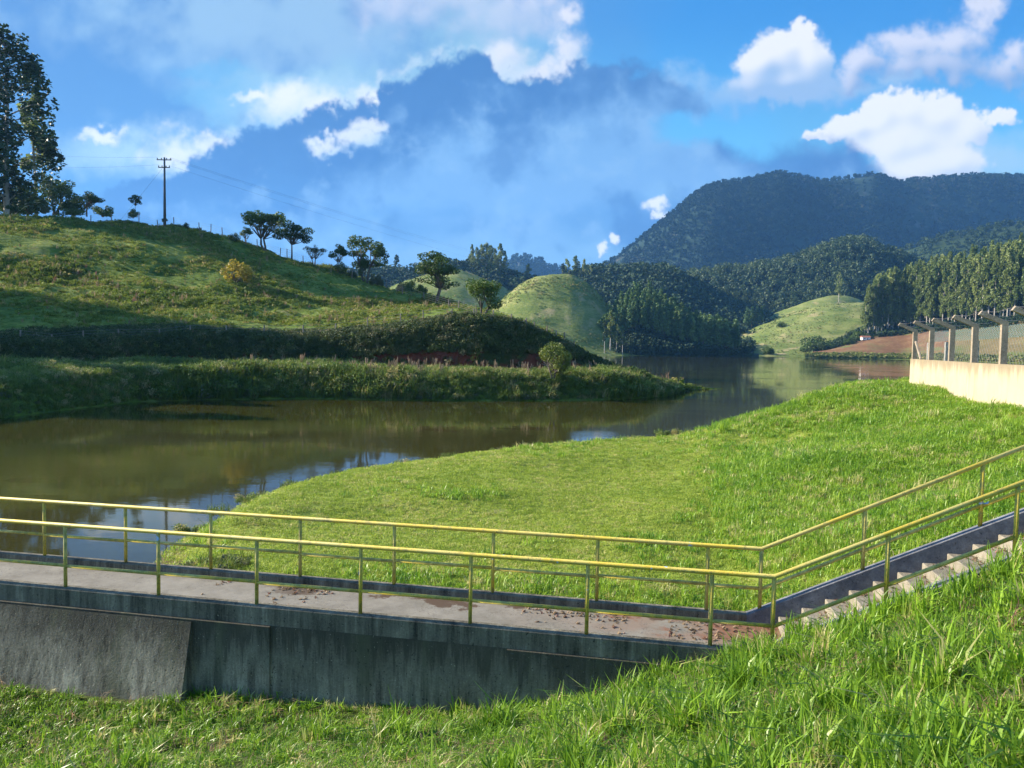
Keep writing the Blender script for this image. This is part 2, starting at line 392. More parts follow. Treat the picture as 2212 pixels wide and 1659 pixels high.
# ------------------------------------------------------------------ materials
def new_mat(name):
    m = bpy.data.materials.new(name); m.use_nodes = True; m.node_tree.nodes.clear(); t = NT(m.node_tree)
    t.out = t.add('ShaderNodeOutputMaterial'); return m, t
def finish(t, col, rough=0.8, bump=None, bstr=0.3, bdist=0.02, spec=0.3, metal=0.0, transl=0.0, tcol=None):
    b = t.add('ShaderNodeBsdfPrincipled'); t.put(b.inputs['Base Color'], col); t.put(b.inputs['Roughness'], rough)
    b.inputs['Specular IOR Level'].default_value = spec; b.inputs['Metallic'].default_value = metal
    if bump is not None:
        n = t.add('ShaderNodeBump'); n.inputs['Strength'].default_value = bstr; n.inputs['Distance'].default_value = bdist
        t.put(n.inputs['Height'], bump); t.l.new(n.outputs[0], b.inputs['Normal'])
    o = b.outputs[0]
    if transl > 0:
        tr = t.add('ShaderNodeBsdfTranslucent'); t.put(tr.inputs[0], tcol if tcol is not None else col)
        mx = t.add('ShaderNodeMixShader'); mx.inputs[0].default_value = transl
        t.l.new(o, mx.inputs[1]); t.l.new(tr.outputs[0], mx.inputs[2]); o = mx.outputs[0]
    t.l.new(o, t.out.inputs[0])
def wpos(t): return t.add('ShaderNodeNewGeometry').outputs['Position']
def opos(t): return t.add('ShaderNodeTexCoord').outputs['Object']
def orand(t): return t.add('ShaderNodeObjectInfo').outputs['Random']

def leaf_mat(name, dark, light, dry=None, dryness=0.0, transl=0.35, rough=0.5, nscale=0.6, spec=0.3):
    """foliage: colour varies by plant, by patch of ground and by leaf"""
    m, t = new_mat(name)
    p = wpos(t); n1 = t.noise(p, nscale, 3.0); n2 = t.noise(p, nscale * 9.0, 2.0); r = orand(t)
    f = t.math('ADD', t.math('MULTIPLY', n1, 0.5), t.math('ADD', t.math('MULTIPLY', n2, 0.35), t.math('MULTIPLY', r, 0.35)))
    c = t.ramp(f, [(0.30, dark), (0.85, light)])
    if dry is not None:
        rr = t.math('FRACT', t.math('MULTIPLY', r, 7.13))
        c = t.mix(t.step(t.math('ADD', rr, t.math('MULTIPLY', t.math('SUBTRACT', n1, 0.5), 0.8)), 1.0 - dryness, 1.05 - dryness * 0.3), c, dry)
    finish(t, c, rough, spec=spec, transl=transl)
    return m
M = {}
M['grass_near'] = leaf_mat('grass_near', (0.036, 0.125, 0.007), (0.300, 0.470, 0.038), (0.52, 0.46, 0.19), 0.17, 0.42, 0.40, 1.6, 0.32)
M['grass_lawn'] = leaf_mat('grass_lawn', (0.170, 0.275, 0.020), (0.420, 0.490, 0.070), (0.56, 0.50, 0.18), 0.20, 0.42, 0.55, 0.35)
M['grass_slope'] = leaf_mat('grass_slope', (0.085, 0.225, 0.010), (0.330, 0.465, 0.045), (0.54, 0.48, 0.20), 0.16, 0.42, 0.42, 0.4, 0.4)
M['grass_hill'] = leaf_mat('grass_hill', (0.055, 0.105, 0.012), (0.250, 0.290, 0.045), (0.36, 0.29, 0.10), 0.20, 0.36, 0.7, 0.08)
M['grass_far'] = leaf_mat('grass_far', (0.085, 0.125, 0.028), (0.210, 0.235, 0.060), (0.34, 0.28, 0.12), 0.25, 0.30, 0.8, 0.03)
M['dry_stem'] = leaf_mat('dry_stem', (0.20, 0.13, 0.07), (0.40, 0.29, 0.17), (0.30, 0.14, 0.10), 0.3, 0.3, 0.7, 0.5)
M['plume'] = leaf_mat('plume', (0.26, 0.17, 0.11), (0.44, 0.33, 0.21), None, 0, 0.4, 0.8, 0.5)
M['white_flower'] = leaf_mat('white_flower', (0.5, 0.5, 0.42), (0.7, 0.7, 0.62), None, 0, 0.3, 0.8, 0.5)
M['bank_leaf'] = leaf_mat('bank_leaf', (0.045, 0.100, 0.016), (0.210, 0.265, 0.050), (0.40, 0.34, 0.14), 0.20, 0.35, 0.6, 0.15)
M['cut_leaf_shaded'] = leaf_mat('cut_leaf_shaded', (0.022, 0.046, 0.012), (0.105, 0.130, 0.036), (0.22, 0.19, 0.09), 0.18, 0.2, 0.7, 0.2)  # bank leaves darkened: the shade of the cut face is in the colour
M['weed_leaf'] = leaf_mat('weed_leaf', (0.05, 0.11, 0.02), (0.16, 0.22, 0.05), (0.30, 0.22, 0.10), 0.25, 0.35, 0.6, 0.9)
M['tree_dark'] = leaf_mat('tree_dark', (0.022, 0.055, 0.008), (0.100, 0.155, 0.024), None, 0, 0.30, 0.5, 0.12)
M['tree_mid'] = leaf_mat('tree_mid', (0.030, 0.070, 0.012), (0.100, 0.150, 0.030), None, 0, 0.28, 0.55, 0.12)
M['tree_grey'] = leaf_mat('tree_grey', (0.070, 0.085, 0.040), (0.150, 0.160, 0.080), None, 0, 0.25, 0.7, 0.12)
M['tree_yellow'] = leaf_mat('tree_yellow', (0.14, 0.15, 0.02), (0.48, 0.35, 0.04), None, 0, 0.35, 0.6, 0.5)
M['eucalypt'] = leaf_mat('eucalypt', (0.055, 0.105, 0.026), (0.260, 0.300, 0.085), None, 0, 0.42, 0.5, 0.06)
M['eucalypt_far'] = leaf_mat('eucalypt_far', (0.018, 0.045, 0.018), (0.085, 0.120, 0.040), None, 0, 0.25, 0.6, 0.02)
M['eucalypt_dark'] = leaf_mat('eucalypt_dark', (0.020, 0.045, 0.014), (0.070, 0.105, 0.030), None, 0, 0.25, 0.5, 0.06)  # darker eucalypt leaves, the backlit look put into their colour
M['pine'] = leaf_mat('pine', (0.030, 0.085, 0.024), (0.160, 0.235, 0.070), None, 0, 0.25, 0.6, 0.05)
M['forest'] = leaf_mat('forest', (0.010, 0.030, 0.012), (0.044, 0.078, 0.026), None, 0, 0.2, 0.7, 0.02)
M['mountain_tree'] = leaf_mat('mountain_tree', (0.005, 0.017, 0.013), (0.024, 0.046, 0.028), (0.05, 0.06, 0.045), 0.10, 0.1, 0.9, 0.006, 0.1)  # dark leaf colour stands in for cloud shade over the mountain
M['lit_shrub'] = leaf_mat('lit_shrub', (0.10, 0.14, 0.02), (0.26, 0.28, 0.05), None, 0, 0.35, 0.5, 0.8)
def bark_mat(name, a, b, sc=6.0):
    m, t = new_mat(name); p = opos(t); q = t.vmath('MULTIPLY', p, (1.0, 1.0, 0.25))
    n = t.noise(q, sc, 5.0, 0.6); finish(t, t.ramp(n, [(0.3, a), (0.7, b)]), 0.85, n, 0.5, 0.03); return m
M['bark'] = bark_mat('bark', (0.05, 0.04, 0.03), (0.16, 0.13, 0.10))
M['bark_pale'] = bark_mat('bark_pale', (0.22, 0.18, 0.14), (0.55, 0.50, 0.43), 2.0)
M['wood_post'] = bark_mat('wood_post', (0.10, 0.08, 0.06), (0.30, 0.25, 0.20), 9.0)
M['dead_twig'] = bark_mat('dead_twig', (0.26, 0.21, 0.16), (0.45, 0.38, 0.30), 9.0)

def ground_mat(name, stops, sc=0.3, dirt=None, dlo=0.6, dhi=0.75, dsc=0.8, bumpd=0.05, stretch=None, fine=6.0):
    m, t = new_mat(name); p = wpos(t)
    q = t.vmath('MULTIPLY', p, stretch) if stretch else p
    n1 = t.noise(q, sc, 5.0, 0.6); n2 = t.noise(q, sc * fine, 4.0, 0.65)
    f = t.math('ADD', t.math('MULTIPLY', n1, 0.55), t.math('MULTIPLY', n2, 0.45))
    c = t.ramp(f, stops)
    if dirt is not None: c = t.mix(t.step(t.noise(p, dsc, 4.0, 0.6), dlo, dhi), c, dirt)
    finish(t, c, 0.95, n2, 0.7, bumpd, spec=0.1); return m
M['soil_grass'] = ground_mat('soil_grass', [(0.3, (0.022, 0.036, 0.008)), (0.7, (0.075, 0.095, 0.02))], 1.2, (0.16, 0.11, 0.06), 0.58, 0.70, 1.1, 0.03)
M['lawn_soil'] = ground_mat('lawn_soil', [(0.3, (0.105, 0.150, 0.025)), (0.7, (0.25, 0.27, 0.06))], 0.7, (0.32, 0.26, 0.12), 0.64, 0.76, 0.5, 0.03)
M['hill_ground'] = ground_mat('hill_ground', [(0.34, (0.036, 0.074, 0.010)), (0.5, (0.105, 0.150, 0.022)), (0.66, (0.25, 0.26, 0.065))], 0.12, (0.24, 0.20, 0.08), 0.62, 0.75, 0.16, 0.35, (1.0, 1.0, 3.0), 9.0)
M['pasture'] = ground_mat('pasture', [(0.34, (0.070, 0.115, 0.026)), (0.5, (0.150, 0.180, 0.046)), (0.66, (0.26, 0.25, 0.095))], 0.05, (0.30, 0.25, 0.12), 0.55, 0.70, 0.06, 0.9, (1.0, 0.6, 4.0), 11.0)
M['forest_floor'] = ground_mat('forest_floor', [(0.3, (0.012, 0.025, 0.010)), (0.7, (0.035, 0.055, 0.020))], 0.05, None, bumpd=0.5)
M['mountain_rock'] = ground_mat('mountain_rock', [(0.3, (0.008, 0.020, 0.014)), (0.56, (0.022, 0.040, 0.026)), (0.70, (0.11, 0.105, 0.10))], 0.006, None, bumpd=6.0, stretch=(1, 1, 0.5))
M['red_field'] = ground_mat('red_field', [(0.28, (0.10, 0.050, 0.026)), (0.50, (0.17, 0.090, 0.045)), (0.75, (0.30, 0.20, 0.10))], 0.15, (0.12, 0.14, 0.045), 0.50, 0.64, 0.04, 0.5, None, 5.0)
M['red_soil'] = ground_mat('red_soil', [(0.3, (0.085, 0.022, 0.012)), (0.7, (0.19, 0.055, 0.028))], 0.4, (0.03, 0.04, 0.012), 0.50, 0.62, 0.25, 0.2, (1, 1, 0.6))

def lawn_mat():
    m, t = new_mat('lawn_ground'); p = wpos(t); z = t.sep(p)[2]; n1 = t.noise(p, 0.7, 5.0, 0.6); n2 = t.noise(p, 4.2, 4.0, 0.65)
    c = t.ramp(t.math('ADD', t.math('MULTIPLY', n1, 0.55), t.math('MULTIPLY', n2, 0.45)), [(0.3, (0.115, 0.165, 0.022)), (0.7, (0.28, 0.31, 0.055))])
    c = t.mix(t.step(t.noise(p, 0.5, 4.0, 0.6), 0.64, 0.76), c, (0.34, 0.28, 0.13))
    mud = t.step(t.math('ADD', z, t.math('MULTIPLY', t.math('SUBTRACT', n2, 0.5), 0.5)), 0.30, 0.12); c = t.mix(mud, c, (0.085, 0.060, 0.035))
    finish(t, c, 0.95, n2, 0.7, 0.03, spec=0.1); return m
M['lawn_soil'] = lawn_mat()
M['dry_meadow'] = ground_mat('dry_meadow', [(0.30, (0.085, 0.085, 0.034)), (0.50, (0.15, 0.115, 0.052)), (0.75, (0.26, 0.20, 0.10))], 0.08, (0.09, 0.115, 0.035), 0.46, 0.62, 0.04, 0.5, None, 7.0)
# ------------------------------------------------------------------ setting: water and ground sheets
def water_mat():
    m, t = new_mat('lake_water'); p = wpos(t)
    q = t.vmath('MULTIPLY', p, (0.5, 1.0, 1.0))
    n1 = t.noise(q, 1.1, 3.0, 0.55); n2 = t.noise(p, 6.0, 2.0, 0.5)
    breeze = t.step(t.noise(t.vmath('MULTIPLY', p, (0.05, 0.09, 0.0)), 1.0, 3.0, 0.55), 0.47, 0.60)
    h = t.math('ADD', t.math('MULTIPLY', n1, 0.35), t.math('MULTIPLY', n2, t.math('ADD', 0.05, t.math('MULTIPLY', breeze, 0.55))))
    c = t.mix(t.noise(p, 0.05, 2.0), (0.032, 0.030, 0.007), (0.050, 0.045, 0.011))
    b = t.add('ShaderNodeBsdfPrincipled'); t.put(b.inputs['Base Color'], c); b.inputs['Roughness'].default_value = 0.04
    b.inputs['IOR'].default_value = 1.333
    n = t.add('ShaderNodeBump'); n.inputs['Strength'].default_value = 0.12; n.inputs['Distance'].default_value = 0.06
    t.put(n.inputs['Height'], h); t.l.new(n.outputs[0], b.inputs['Normal']); t.l.new(b.outputs[0], t.out.inputs[0])
    return m
M['water'] = water_mat()
o = mobj('ground', [(-3900, -500, -6), (4900, -500, -6), (4900, 4300, -6), (-3900, 4300, -6)], [(0, 1, 2, 3)], M['forest_floor'])
tag(o, 'valley ground sheet reaching the horizon', 'ground', None, 'structure')

# ------------------------------------------------------------------ dam frame: s along the walkway, t away from the camera
ANG = 0.19727; O2 = np.array([-7.0391, 12.2137]); DS = np.array([math.cos(ANG), -math.sin(ANG)]); DT = np.array([math.sin(ANG), math.cos(ANG)])
def D3(s, t, z): q = O2 + DS * s + DT * t; return np.array([q[0], q[1], z])
def st(x, y):
    v = np.stack([np.asarray(x) - O2[0], np.asarray(y) - O2[1]]); return v[0] * DS[0] + v[1] * DS[1], v[0] * DT[0] + v[1] * DT[1]
o = mobj('lake_water', [tuple(D3(-80, 1.58, 0)), tuple(D3(14, 1.58, 0)), (60, 20, 0), (1400, 300, 0), (1400, 1100, 0), (-900, 1100, 0), (-900, 200, 0)], [(0, 1, 2, 3, 4, 5, 6)], M['water'])
tag(o, 'still olive brown lake water mirroring the hills', 'lake', None, 'structure')
KZ, DZ, SR = 0.91, 0.77, 0.487      # kerb top, deck, stair gradient
S_CORNER = 10.74
def kerb_z(s): return KZ + max(0.0, s - 10.55) * SR
WB = []                              # wall (fence) line, far corner towards the camera
for x4, Yw in ((3660, 45.5), (3728, 41.5), (3804, 37.7), (3895.5, 34.2), (4010.7, 30.7), (4147, 27.4), (4310, 24.0)):
    WB.append((colx(x4 / 1.8517, Yw), Yw))
WB = np.array(WB); wl = np.polyfit(WB[:, 1], WB[:, 0], 1)
def wallx(Y): return wl[0] * Y + wl[1]

# lawn between dam and lake
lp = []
def addp(p): lp.append((float(p[0]), float(p[1]), float(p[2])))
for s, z in ((-8, -1.6), (-4, -1.5), (-1.5, -0.9), (-0.3, -0.05), (0.8, 0.45), (2, 0.62), (4, 0.72), (6, 0.76), (8, 0.80), (10, 0.86), (10.7, 0.92), (11.5, 1.32), (13, 2.05), (15, 3.02), (17, 3.95), (20, 4.3)):
    addp(D3(s, 1.65, z))
edge = [(430, 1152, .35), (500, 1112, .4), (560, 1084, .42), (650, 1054, .45), (750, 1030, .45), (900, 1004, .48), (1000, 990, .5), (1100, 976, .5), (1200, 968, .5), (1300, 960, .52), (1400, 951, .6), (1500, 938, .75), (1600, 921, 1.05), (1680, 897, 1.5), (1750, 869, 2.0), (1850, 840, 2.45), (1950, 822, 2.7)]
for x, y, z in edge:
    p = W(x, y, z); addp(p); d = p[:2] / np.linalg.norm(p[:2])
    q = p[:2] + d * 1.6; addp((q[0], q[1], -0.35 if x < 1650 else 0.35 * z)); q = p[:2] + d * 6; addp((q[0], q[1], -1.6)); q = p[:2] + d * 16; addp((q[0], q[1], -2.5))
for x, y, z in ((900, 1100, .7), (1200, 1080, .72), (1300, 1200, .78), (1000, 1240, .75), (1400, 1000, .72), (1150, 1010, .66), (700, 1120, .6), (1550, 1045, .85), (1600, 955, 1.0), (1500, 1160, .88)):
    addp(W(x, y, z))
for x, y, Yd in ((2212, 965, 20.5), (1900, 975, 22.5), (2212, 1040, 16.0), (1950, 1080, 16.8), (1750, 1000, 22.5), (2000, 900, 29.0), (1800, 905, 33.0), (2212, 905, 26.0)): addp(P(x, y, Yd))
cor = P(3647 / 1.8517, 1556 / 1.8517, 45.8); addp(cor)
for Yd, zb in ((41, 2.72), (36, 2.75), (31, 2.80), (27, 2.95), (22, 3.3)): addp((wallx(Yd) - 0.1, Yd, zb)); addp((wallx(Yd) + 6, Yd, 3.2)); addp((wallx(Yd) + 20, Yd, 3.2))
addp((wallx(48) + 4, 49, 1.6)); addp((wallx(52) + 10, 56, -1.0)); addp((wallx(52) + 30, 60, -1.5)); addp((wallx(46) + 30, 44, 3.0))
lawn_f = tps(lp)
S_, T_ = np.meshgrid(np.arange(-14, 60.1, 0.4), np.arange(1.535, 66, 0.4), indexing='ij')
XX = O2[0] + DS[0] * S_ + DT[0] * T_; YY = O2[1] + DS[1] * S_ + DT[1] * T_
def lawn_z(x, y):
    z = lawn_f(x, y); s, t = st(x, y)
    toe = np.interp(y, [10, 13, 23.7, 33, 38, 44], [3.2, 3.8, 5.9, 7.6, 8.0, 8.5]); z = np.minimum(z, .80 + .32 * np.maximum(0, np.asarray(x) - toe))
    return z + 0.05 * fbm(x * 0.5, y * 0.5, 3, 2) * np.clip((t - 1.6) / 2, 0, 1) + 0.25 * fbm(x * .16, y * .16, 2, 9) * np.clip((t - 3) / 6, 0, 1) * np.clip((z - 0.9) / 1.0, 0, 1)
ZZ = lawn_z(XX, YY)
kz = np.vectorize(kerb_z)(S_); near = np.clip((T_ - 1.535) / 1.2, 0, 1); ZZ = np.minimum(ZZ, (kz - 0.035) * (1 - near) + 99 * near)
G_LAWN = np.stack([XX, YY, ZZ], 2)
o = grid_mesh('lawn', G_LAWN, M['lawn_soil']); tag(o, 'mown lawn rising to a grass slope between the dam and the lake', 'lawn', None, 'structure')

# embankment on the camera side
ep = []
for s, z in ((-14, -.62), (-10, -.62), (-6, -.6), (-3, -.58), (0, -.56), (2, -.54), (4, -.50), (5.5, -.42), (6.6, -.38), (7.5, -.22), (8.3, -.02), (9.0, .26), (9.6, .52), (10.2, .76), (10.74, .93), (11.5, 1.28), (12.3, 1.68), (13.5, 2.28), (15, 3.02), (17, 3.9), (20, 4.2)):
    ep.append(tuple(D3(s, -0.14, z)))
for x, y, Yd in ((2212, 1659, 4.4), (1900, 1659, 5.0), (1600, 1659, 5.9), (1106, 1659, 7.3), (700, 1659, 8.3), (300, 1659, 9.1), (0, 1659, 9.7), (2212, 1400, 6.4), (2000, 1440, 7.2), (1750, 1480, 7.9), (1450, 1540, 8.4)): ep.append(tuple(P(x, y, Yd)))
for q in ((0, 0, 3.3), (0, -4, 3.9), (-6, 2, 2.0), (-9, 6, .4), (-12, 9, -.4), (7, 0, 4.3), (8, 4, 4.1), (11, 8, 4.2), (3, 1, 3.6), (-3, 3, 1.9), (-14, 0, 1.2), (14, 2, 4.5), (1.0, 3.5, 2.3)): ep.append(q)
emb_f = tps(ep)
S_, T_ = np.meshgrid(np.arange(-14, 22.1, 0.2), np.arange(-17.135, -0.13, 0.2), indexing='ij')
XX = O2[0] + DS[0] * S_ + DT[0] * T_; YY = O2[1] + DS[1] * S_ + DT[1] * T_
def emb_z(x, y): return emb_f(x, y) + 0.05 * fbm(x * 0.8, y * 0.8, 3, 4)
G_EMB = np.stack([XX, YY, emb_z(XX, YY)], 2)
o = grid_mesh('embankment', G_EMB, M['soil_grass'], flip=False); tag(o, 'rough grass embankment falling to the foot of the dam', 'embankment', None, 'structure')

# ------------------------------------------------------------------ left land: water bank, terrace, cut, pasture hill
LC = [  # column: shore row, (bank top row,Y), (terrace back row,Y), (cut top row,Y), (mid row,Y), (crest row,Y), back z
    (-700, 960, (868, 38), (800, 52), (748, 56), (560, 92), (380, 130), 22),
    (-300, 930, (842, 45), (786, 60), (738, 64), (575, 96), (425, 130), 22),
    (0, 904, (828, 52), (790, 66), (748, 70), (610, 100), (456, 130), 20),
    (150, 885, (815, 58), (786, 71), (742, 75), (610, 104), (462, 134), 20),
    (300, 868, (810, 64), (786, 76), (735, 80), (612, 106), (474, 138), 18),
    (450, 864, (808, 67), (786, 78), (732, 82), (625, 108), (500, 142), 16),
    (600, 862, (806, 68), (786, 78), (735, 82), (650, 108), (546, 146), 14),
    (700, 862, (806, 68), (786, 78), (732, 82), (660, 108), (578, 148), 12),
    (800, 864, (811, 68), (795, 77), (724, 82), (672, 108), (608, 148), 9),
    (900, 865, (812, 68), (800, 77), (708, 82), (676, 104), (642, 142), 6),
    (980, 866, (813, 68), (803, 76), (692, 82), (680, 98), (664, 128), 3),
    (1050, 866, (814, 69), (804, 76), (688, 84), (683, 94), (680, 108), 0),
    (1120, 866, (815, 70), (805, 77), (704, 87), (700, 94), (700, 104), -1),
    (1190, 866, (816, 71), (805, 78), (733, 88), (730, 94), (732, 102), -2),
    (1250, 865, (817, 72), (805, 79), (764, 88), (762, 93), (766, 99), -2),
    (1300, 864, (813, 73), (802, 80), (788, 87), (789, 91), (792, 96), -2),
    (1360, 862, (820, 75), (812, 81), (806, 86), (806, 89), (808, 92), -2),
    (1430, 858, (838, 78), (834, 81), (832, 83), (834, 85), (838, 87), -2),
    (1490, 848, (843, 86), (842, 87), (841, 88), (841.5, 89), (842, 90), -2),
    (1560, 856, (855, 88), (854, 90), (854, 91), (855, 92), (856, 93), -2)]
K = []
for (x, ws, b, tb, ct, md, cr, bz) in LC:
    w0 = W(x, ws, 0.0); d = w0 / np.linalg.norm(w0[:2]); d[2] = 0
    pre = w0 - d * 3.0; pre[2] = -1.2
    if x < 1400: b = (b[0], w0[1] + 2.2); ct = (ct[0], tb[1] + (1.6 if x < 920 else 3.2))
    row = [pre, w0, P(x, *b), P(x, *tb), P(x, *ct), P(x, *md), P(x, *cr)]
    mid2 = 0.5 * (row[4] + row[5]); mid3 = 0.5 * (row[5] + row[6]) ; mid3[2] += 0.6
    bk = row[6] + d * 12; bk[2] = row[6][2] * 0.8 + bz * 0.2 - 1.0; bk2 = row[6] + d * 70; bk2[2] = bz
    if x > 1000: bk = row[6] + d * 6; bk[2] = row[6][2] * 0.4 - 1.0; bk2 = row[6] + d * 14; bk2[2] = -2.5
    if x >= 1490:
        for q in row[1:]: q[2] = -0.8
    K.append(row[:5] + [mid2, row[5], mid3, row[6], bk, bk2])
K = np.array(K); cxs = np.array([c[0] for c in LC], float)
xs = np.arange(-700, 1561, 5.0)
KK = np.stack([np.stack([np.interp(xs, cxs, K[:, j, c]) for c in range(3)], 1) for j in range(K.shape[1])], 1)
G_LEFT = resample(KK, len(xs), 10 * 12 + 1)
G_LEFT = smooth_grid(G_LEFT, 6, (0,)); G_LEFT = smooth_grid(G_LEFT, 3, (1,))
x, y, z = G_LEFT[..., 0], G_LEFT[..., 1], G_LEFT[..., 2]
jj = np.linspace(0, 10, G_LEFT.shape[1])[None, :] * np.ones((len(xs), 1))
hm = np.clip((jj - 4.0) / 1.0, 0, 1) * np.clip((9.6 - jj) / 1.0, 0, 1)
bm_ = np.clip((jj - 1.2) / 0.6, 0, 1)
steps = np.abs(((z * 0.75 + 1.6 * fbm(x * .05, y * .05, 3, 5)) % 1.0) - 0.5) * 2.0     # narrow cattle terraces
G_LEFT[..., 2] = z + hm * (0.8 * fbm(x * .07, y * .07, 4, 3) * 1.6 + 0.40 * fbm(x * .35, y * .35, 3, 8) + 0.38 * (steps - 0.5)) + bm_ * 0.25 * fbm(x * .3, y * .3, 3, 12)
# three surfaces of the same land: grassy bank, bare cut, pasture
jb = 12 * 3 - 2; jc = 12 * 4 - 1
for nm, G, mt, lb in (('lake_bank', G_LEFT[:, :jb + 1], M['hill_ground'], 'low overgrown bank along the far side of the near water'),
                      ('cut_bank', G_LEFT[:, jb:jc + 1], M['red_soil'], 'steep shaded cut of red soil above the bank'),
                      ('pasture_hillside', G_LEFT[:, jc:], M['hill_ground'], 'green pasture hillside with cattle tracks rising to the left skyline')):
    o = grid_mesh(nm, G, mt); tag(o, lb, 'hillside' if 'hill' in nm else 'bank', None, 'structure')

# ------------------------------------------------------------------ far hills
def hill(name, crest, Yc, prof, mat, label, nx=90, sub=8, amp=1.0, fr=0.02, base=-1.5, seed=1, Yslope=0.0, sm=3):
    """crest: photo silhouette [(x,row)]; prof: [(dY, fraction of crest height)] from front foot to back foot"""
    cx_ = np.array([c[0] for c in crest], float); cy_ = np.array([c[1] for c in crest], float)
    xs = np.linspace(cx_[0], cx_[-1], nx); ys = np.interp(xs, cx_, cy_)
    for _ in range(sm): ys[1:-1] = .25 * ys[:-2] + .5 * ys[1:-1] + .25 * ys[2:]
    pd = np.array([p[0] for p in prof], float); pf = np.array([p[1] for p in prof], float)
    d2 = np.interp(np.linspace(0, len(pd) - 1, (len(pd) - 1) * sub + 1), np.arange(len(pd)), pd)
    f2 = np.interp(np.linspace(0, len(pd) - 1, (len(pd) - 1) * sub + 1), np.arange(len(pd)), pf)
    for _ in range(3): f2[1:-1] = .25 * f2[:-2] + .5 * f2[1:-1] + .25 * f2[2:]
    G = np.zeros((nx, len(d2), 3))
    for i, (xx, yy) in enumerate(zip(xs, ys)):
        Y0 = Yc + Yslope * (xx - xs[0]) / (xs[-1] - xs[0]); zc = P(xx, yy, Y0)[2]
        Yr = Y0 + d2; G[i, :, 0] = [colx(xx, q) for q in Yr]; G[i, :, 1] = Yr; G[i, :, 2] = base + (zc - base) * f2
    sh = (np.interp(f2, [0, 1], [0.35, 1.0]) if amp < 20 else np.interp(f2, [0, .5, .9, 1], [.3, 1.0, .35, .06]))[None, :]
    G[..., 2] += amp * sh * fbm(G[..., 0] * fr, G[..., 1] * fr, 5, seed)
    if mat is M['pasture']: G[..., 2] += np.clip(f2, 0, 1)[None, :] ** .3 * (.40 * (np.abs(((G[..., 2] * .45 + 1.3 * fbm(G[..., 0] * .03, G[..., 1] * .03, 3, 5)) % 1.0) - .5) * 2 - .5) + .9 * fbm(G[..., 0] * .06, G[..., 1] * .06, 3, seed + 20))
    o = grid_mesh(name, G, mat); tag(o, label, 'mountain' if 'mountain' in name or 'ridge' in name and Yc > 2000 else 'hill', None, 'structure')
    return G
G_CONE = hill('cone_hill', [(900, 762), (960, 745), (1010, 712), (1060, 668), (1090, 638), (1120, 612), (1150, 597), (1190, 590), (1230, 592), (1265, 606), (1290, 630), (1320, 668), (1350, 702), (1400, 738), (1450, 758)], 450,
    [(-66, -.02), (-62, .05), (-45, .42), (-25, .80), (0, 1.0), (28, .85), (60, .40), (90, 0)], M['pasture'], 'rounded cone shaped green pasture hill beside the lake', 160, 16, 0.8, 0.05, seed=3)
G_PAST2 = hill('back_pasture_hill', [(760, 660), (850, 612), (900, 594), (950, 582), (985, 578), (1030, 590), (1080, 612), (1130, 648), (1200, 700), (1260, 740)], 560,
    [(-90, 0), (-60, .40), (-30, .80), (0, 1.0), (40, .8), (110, 0)], M['pasture'], 'pale pasture hill behind the trees left of the cone hill', 80, 8, 1.2, 0.03, seed=4)
G_FOR1 = hill('wooded_hill', [(500, 640), (700, 610), (840, 598), (880, 600), (920, 592), (960, 582), (1010, 585), (1050, 588), (1100, 606), (1150, 626), (1220, 640), (1300, 655)], 720,
    [(-140, 0), (-90, .55), (-40, .9), (0, 1.0), (60, .8), (160, 0)], M['forest_floor'], 'dark wooded hill behind the pasture hills', 80, 8, 3, 0.015, seed=5)
G_FOR2 = hill('wooded_spur', [(1180, 640), (1230, 615), (1270, 604), (1350, 602), (1440, 597), (1480, 622), (1540, 655), (1620, 690), (1700, 720)], 760,
    [(-190, 0), (-120, .50), (-50, .88), (0, 1.0), (60, .8), (160, 0)], M['forest_floor'], 'dark wooded spur right of the cone hill', 80, 8, 4, 0.015, seed=6)
G_PINE = hill('pine_hill', [(1285, 757), (1310, 738), (1340, 700), (1370, 676), (1400, 680), (1430, 700), (1480, 730), (1530, 750), (1580, 760), (1640, 764)], 432,
    [(-46, -.02), (-40, .06), (-22, .6), (0, 1.0), (30, .9), (70, .2), (100, 0)], M['forest_floor'], 'low hill under the dense pine wood at the far shore', 70, 8, .5, 0.05, seed=7)
G_RPAST = hill('lakeside_pasture', [(1540, 752), (1590, 724), (1640, 703), (1700, 680), (1760, 662), (1810, 653), (1860, 650), (1920, 656), (1990, 664), (2080, 680)], 620,
    [(-150, -.03), (-140, .03), (-105, .24), (-60, .62), (-25, .88), (0, 1.0), (50, .85), (130, .1)], M['pasture'], 'bright green pasture slope at the far end of the lake', 90, 8, 2.4, 0.02, seed=8)
G_RUP = hill('upper_pasture', [(1600, 700), (1680, 672), (1740, 648), (1790, 634), (1830, 636), (1880, 655), (1960, 690)], 720,
    [(-70, 0), (-40, .6), (0, 1.0), (50, .8), (120, 0)], M['pasture'], 'shaded upper knoll of pasture below the eucalyptus ridge', 60, 8, 1.5, 0.02, seed=9)
G_EUC = hill('eucalyptus_ridge', [(1400, 660), (1480, 622), (1540, 611), (1600, 605), (1660, 596), (1720, 580), (1780, 556), (1825, 543), (1850, 545), (1900, 566), (2000, 600), (2150, 640)], 900,
    [(-200, 0), (-130, .45), (-60, .85), (0, 1.0), (60, .85), (180, 0)], M['forest_floor'], 'long ridge clothed in eucalyptus below the mountain', 90, 8, 4, 0.012, seed=10)
G_SPUR = hill('scrub_spur', [(1750, 610), (1830, 580), (1900, 552), (1980, 528), (2060, 508), (2140, 494), (2212, 484), (2400, 468), (2800, 470)], 1350,
    [(-330, 0), (-200, .5), (-80, .88), (0, 1.0), (100, .8), (300, 0)], M['forest_floor'], 'lighter green scrub covered spur at the foot of the mountain', 90, 8, 10, 0.008, seed=11, Yslope=-250)
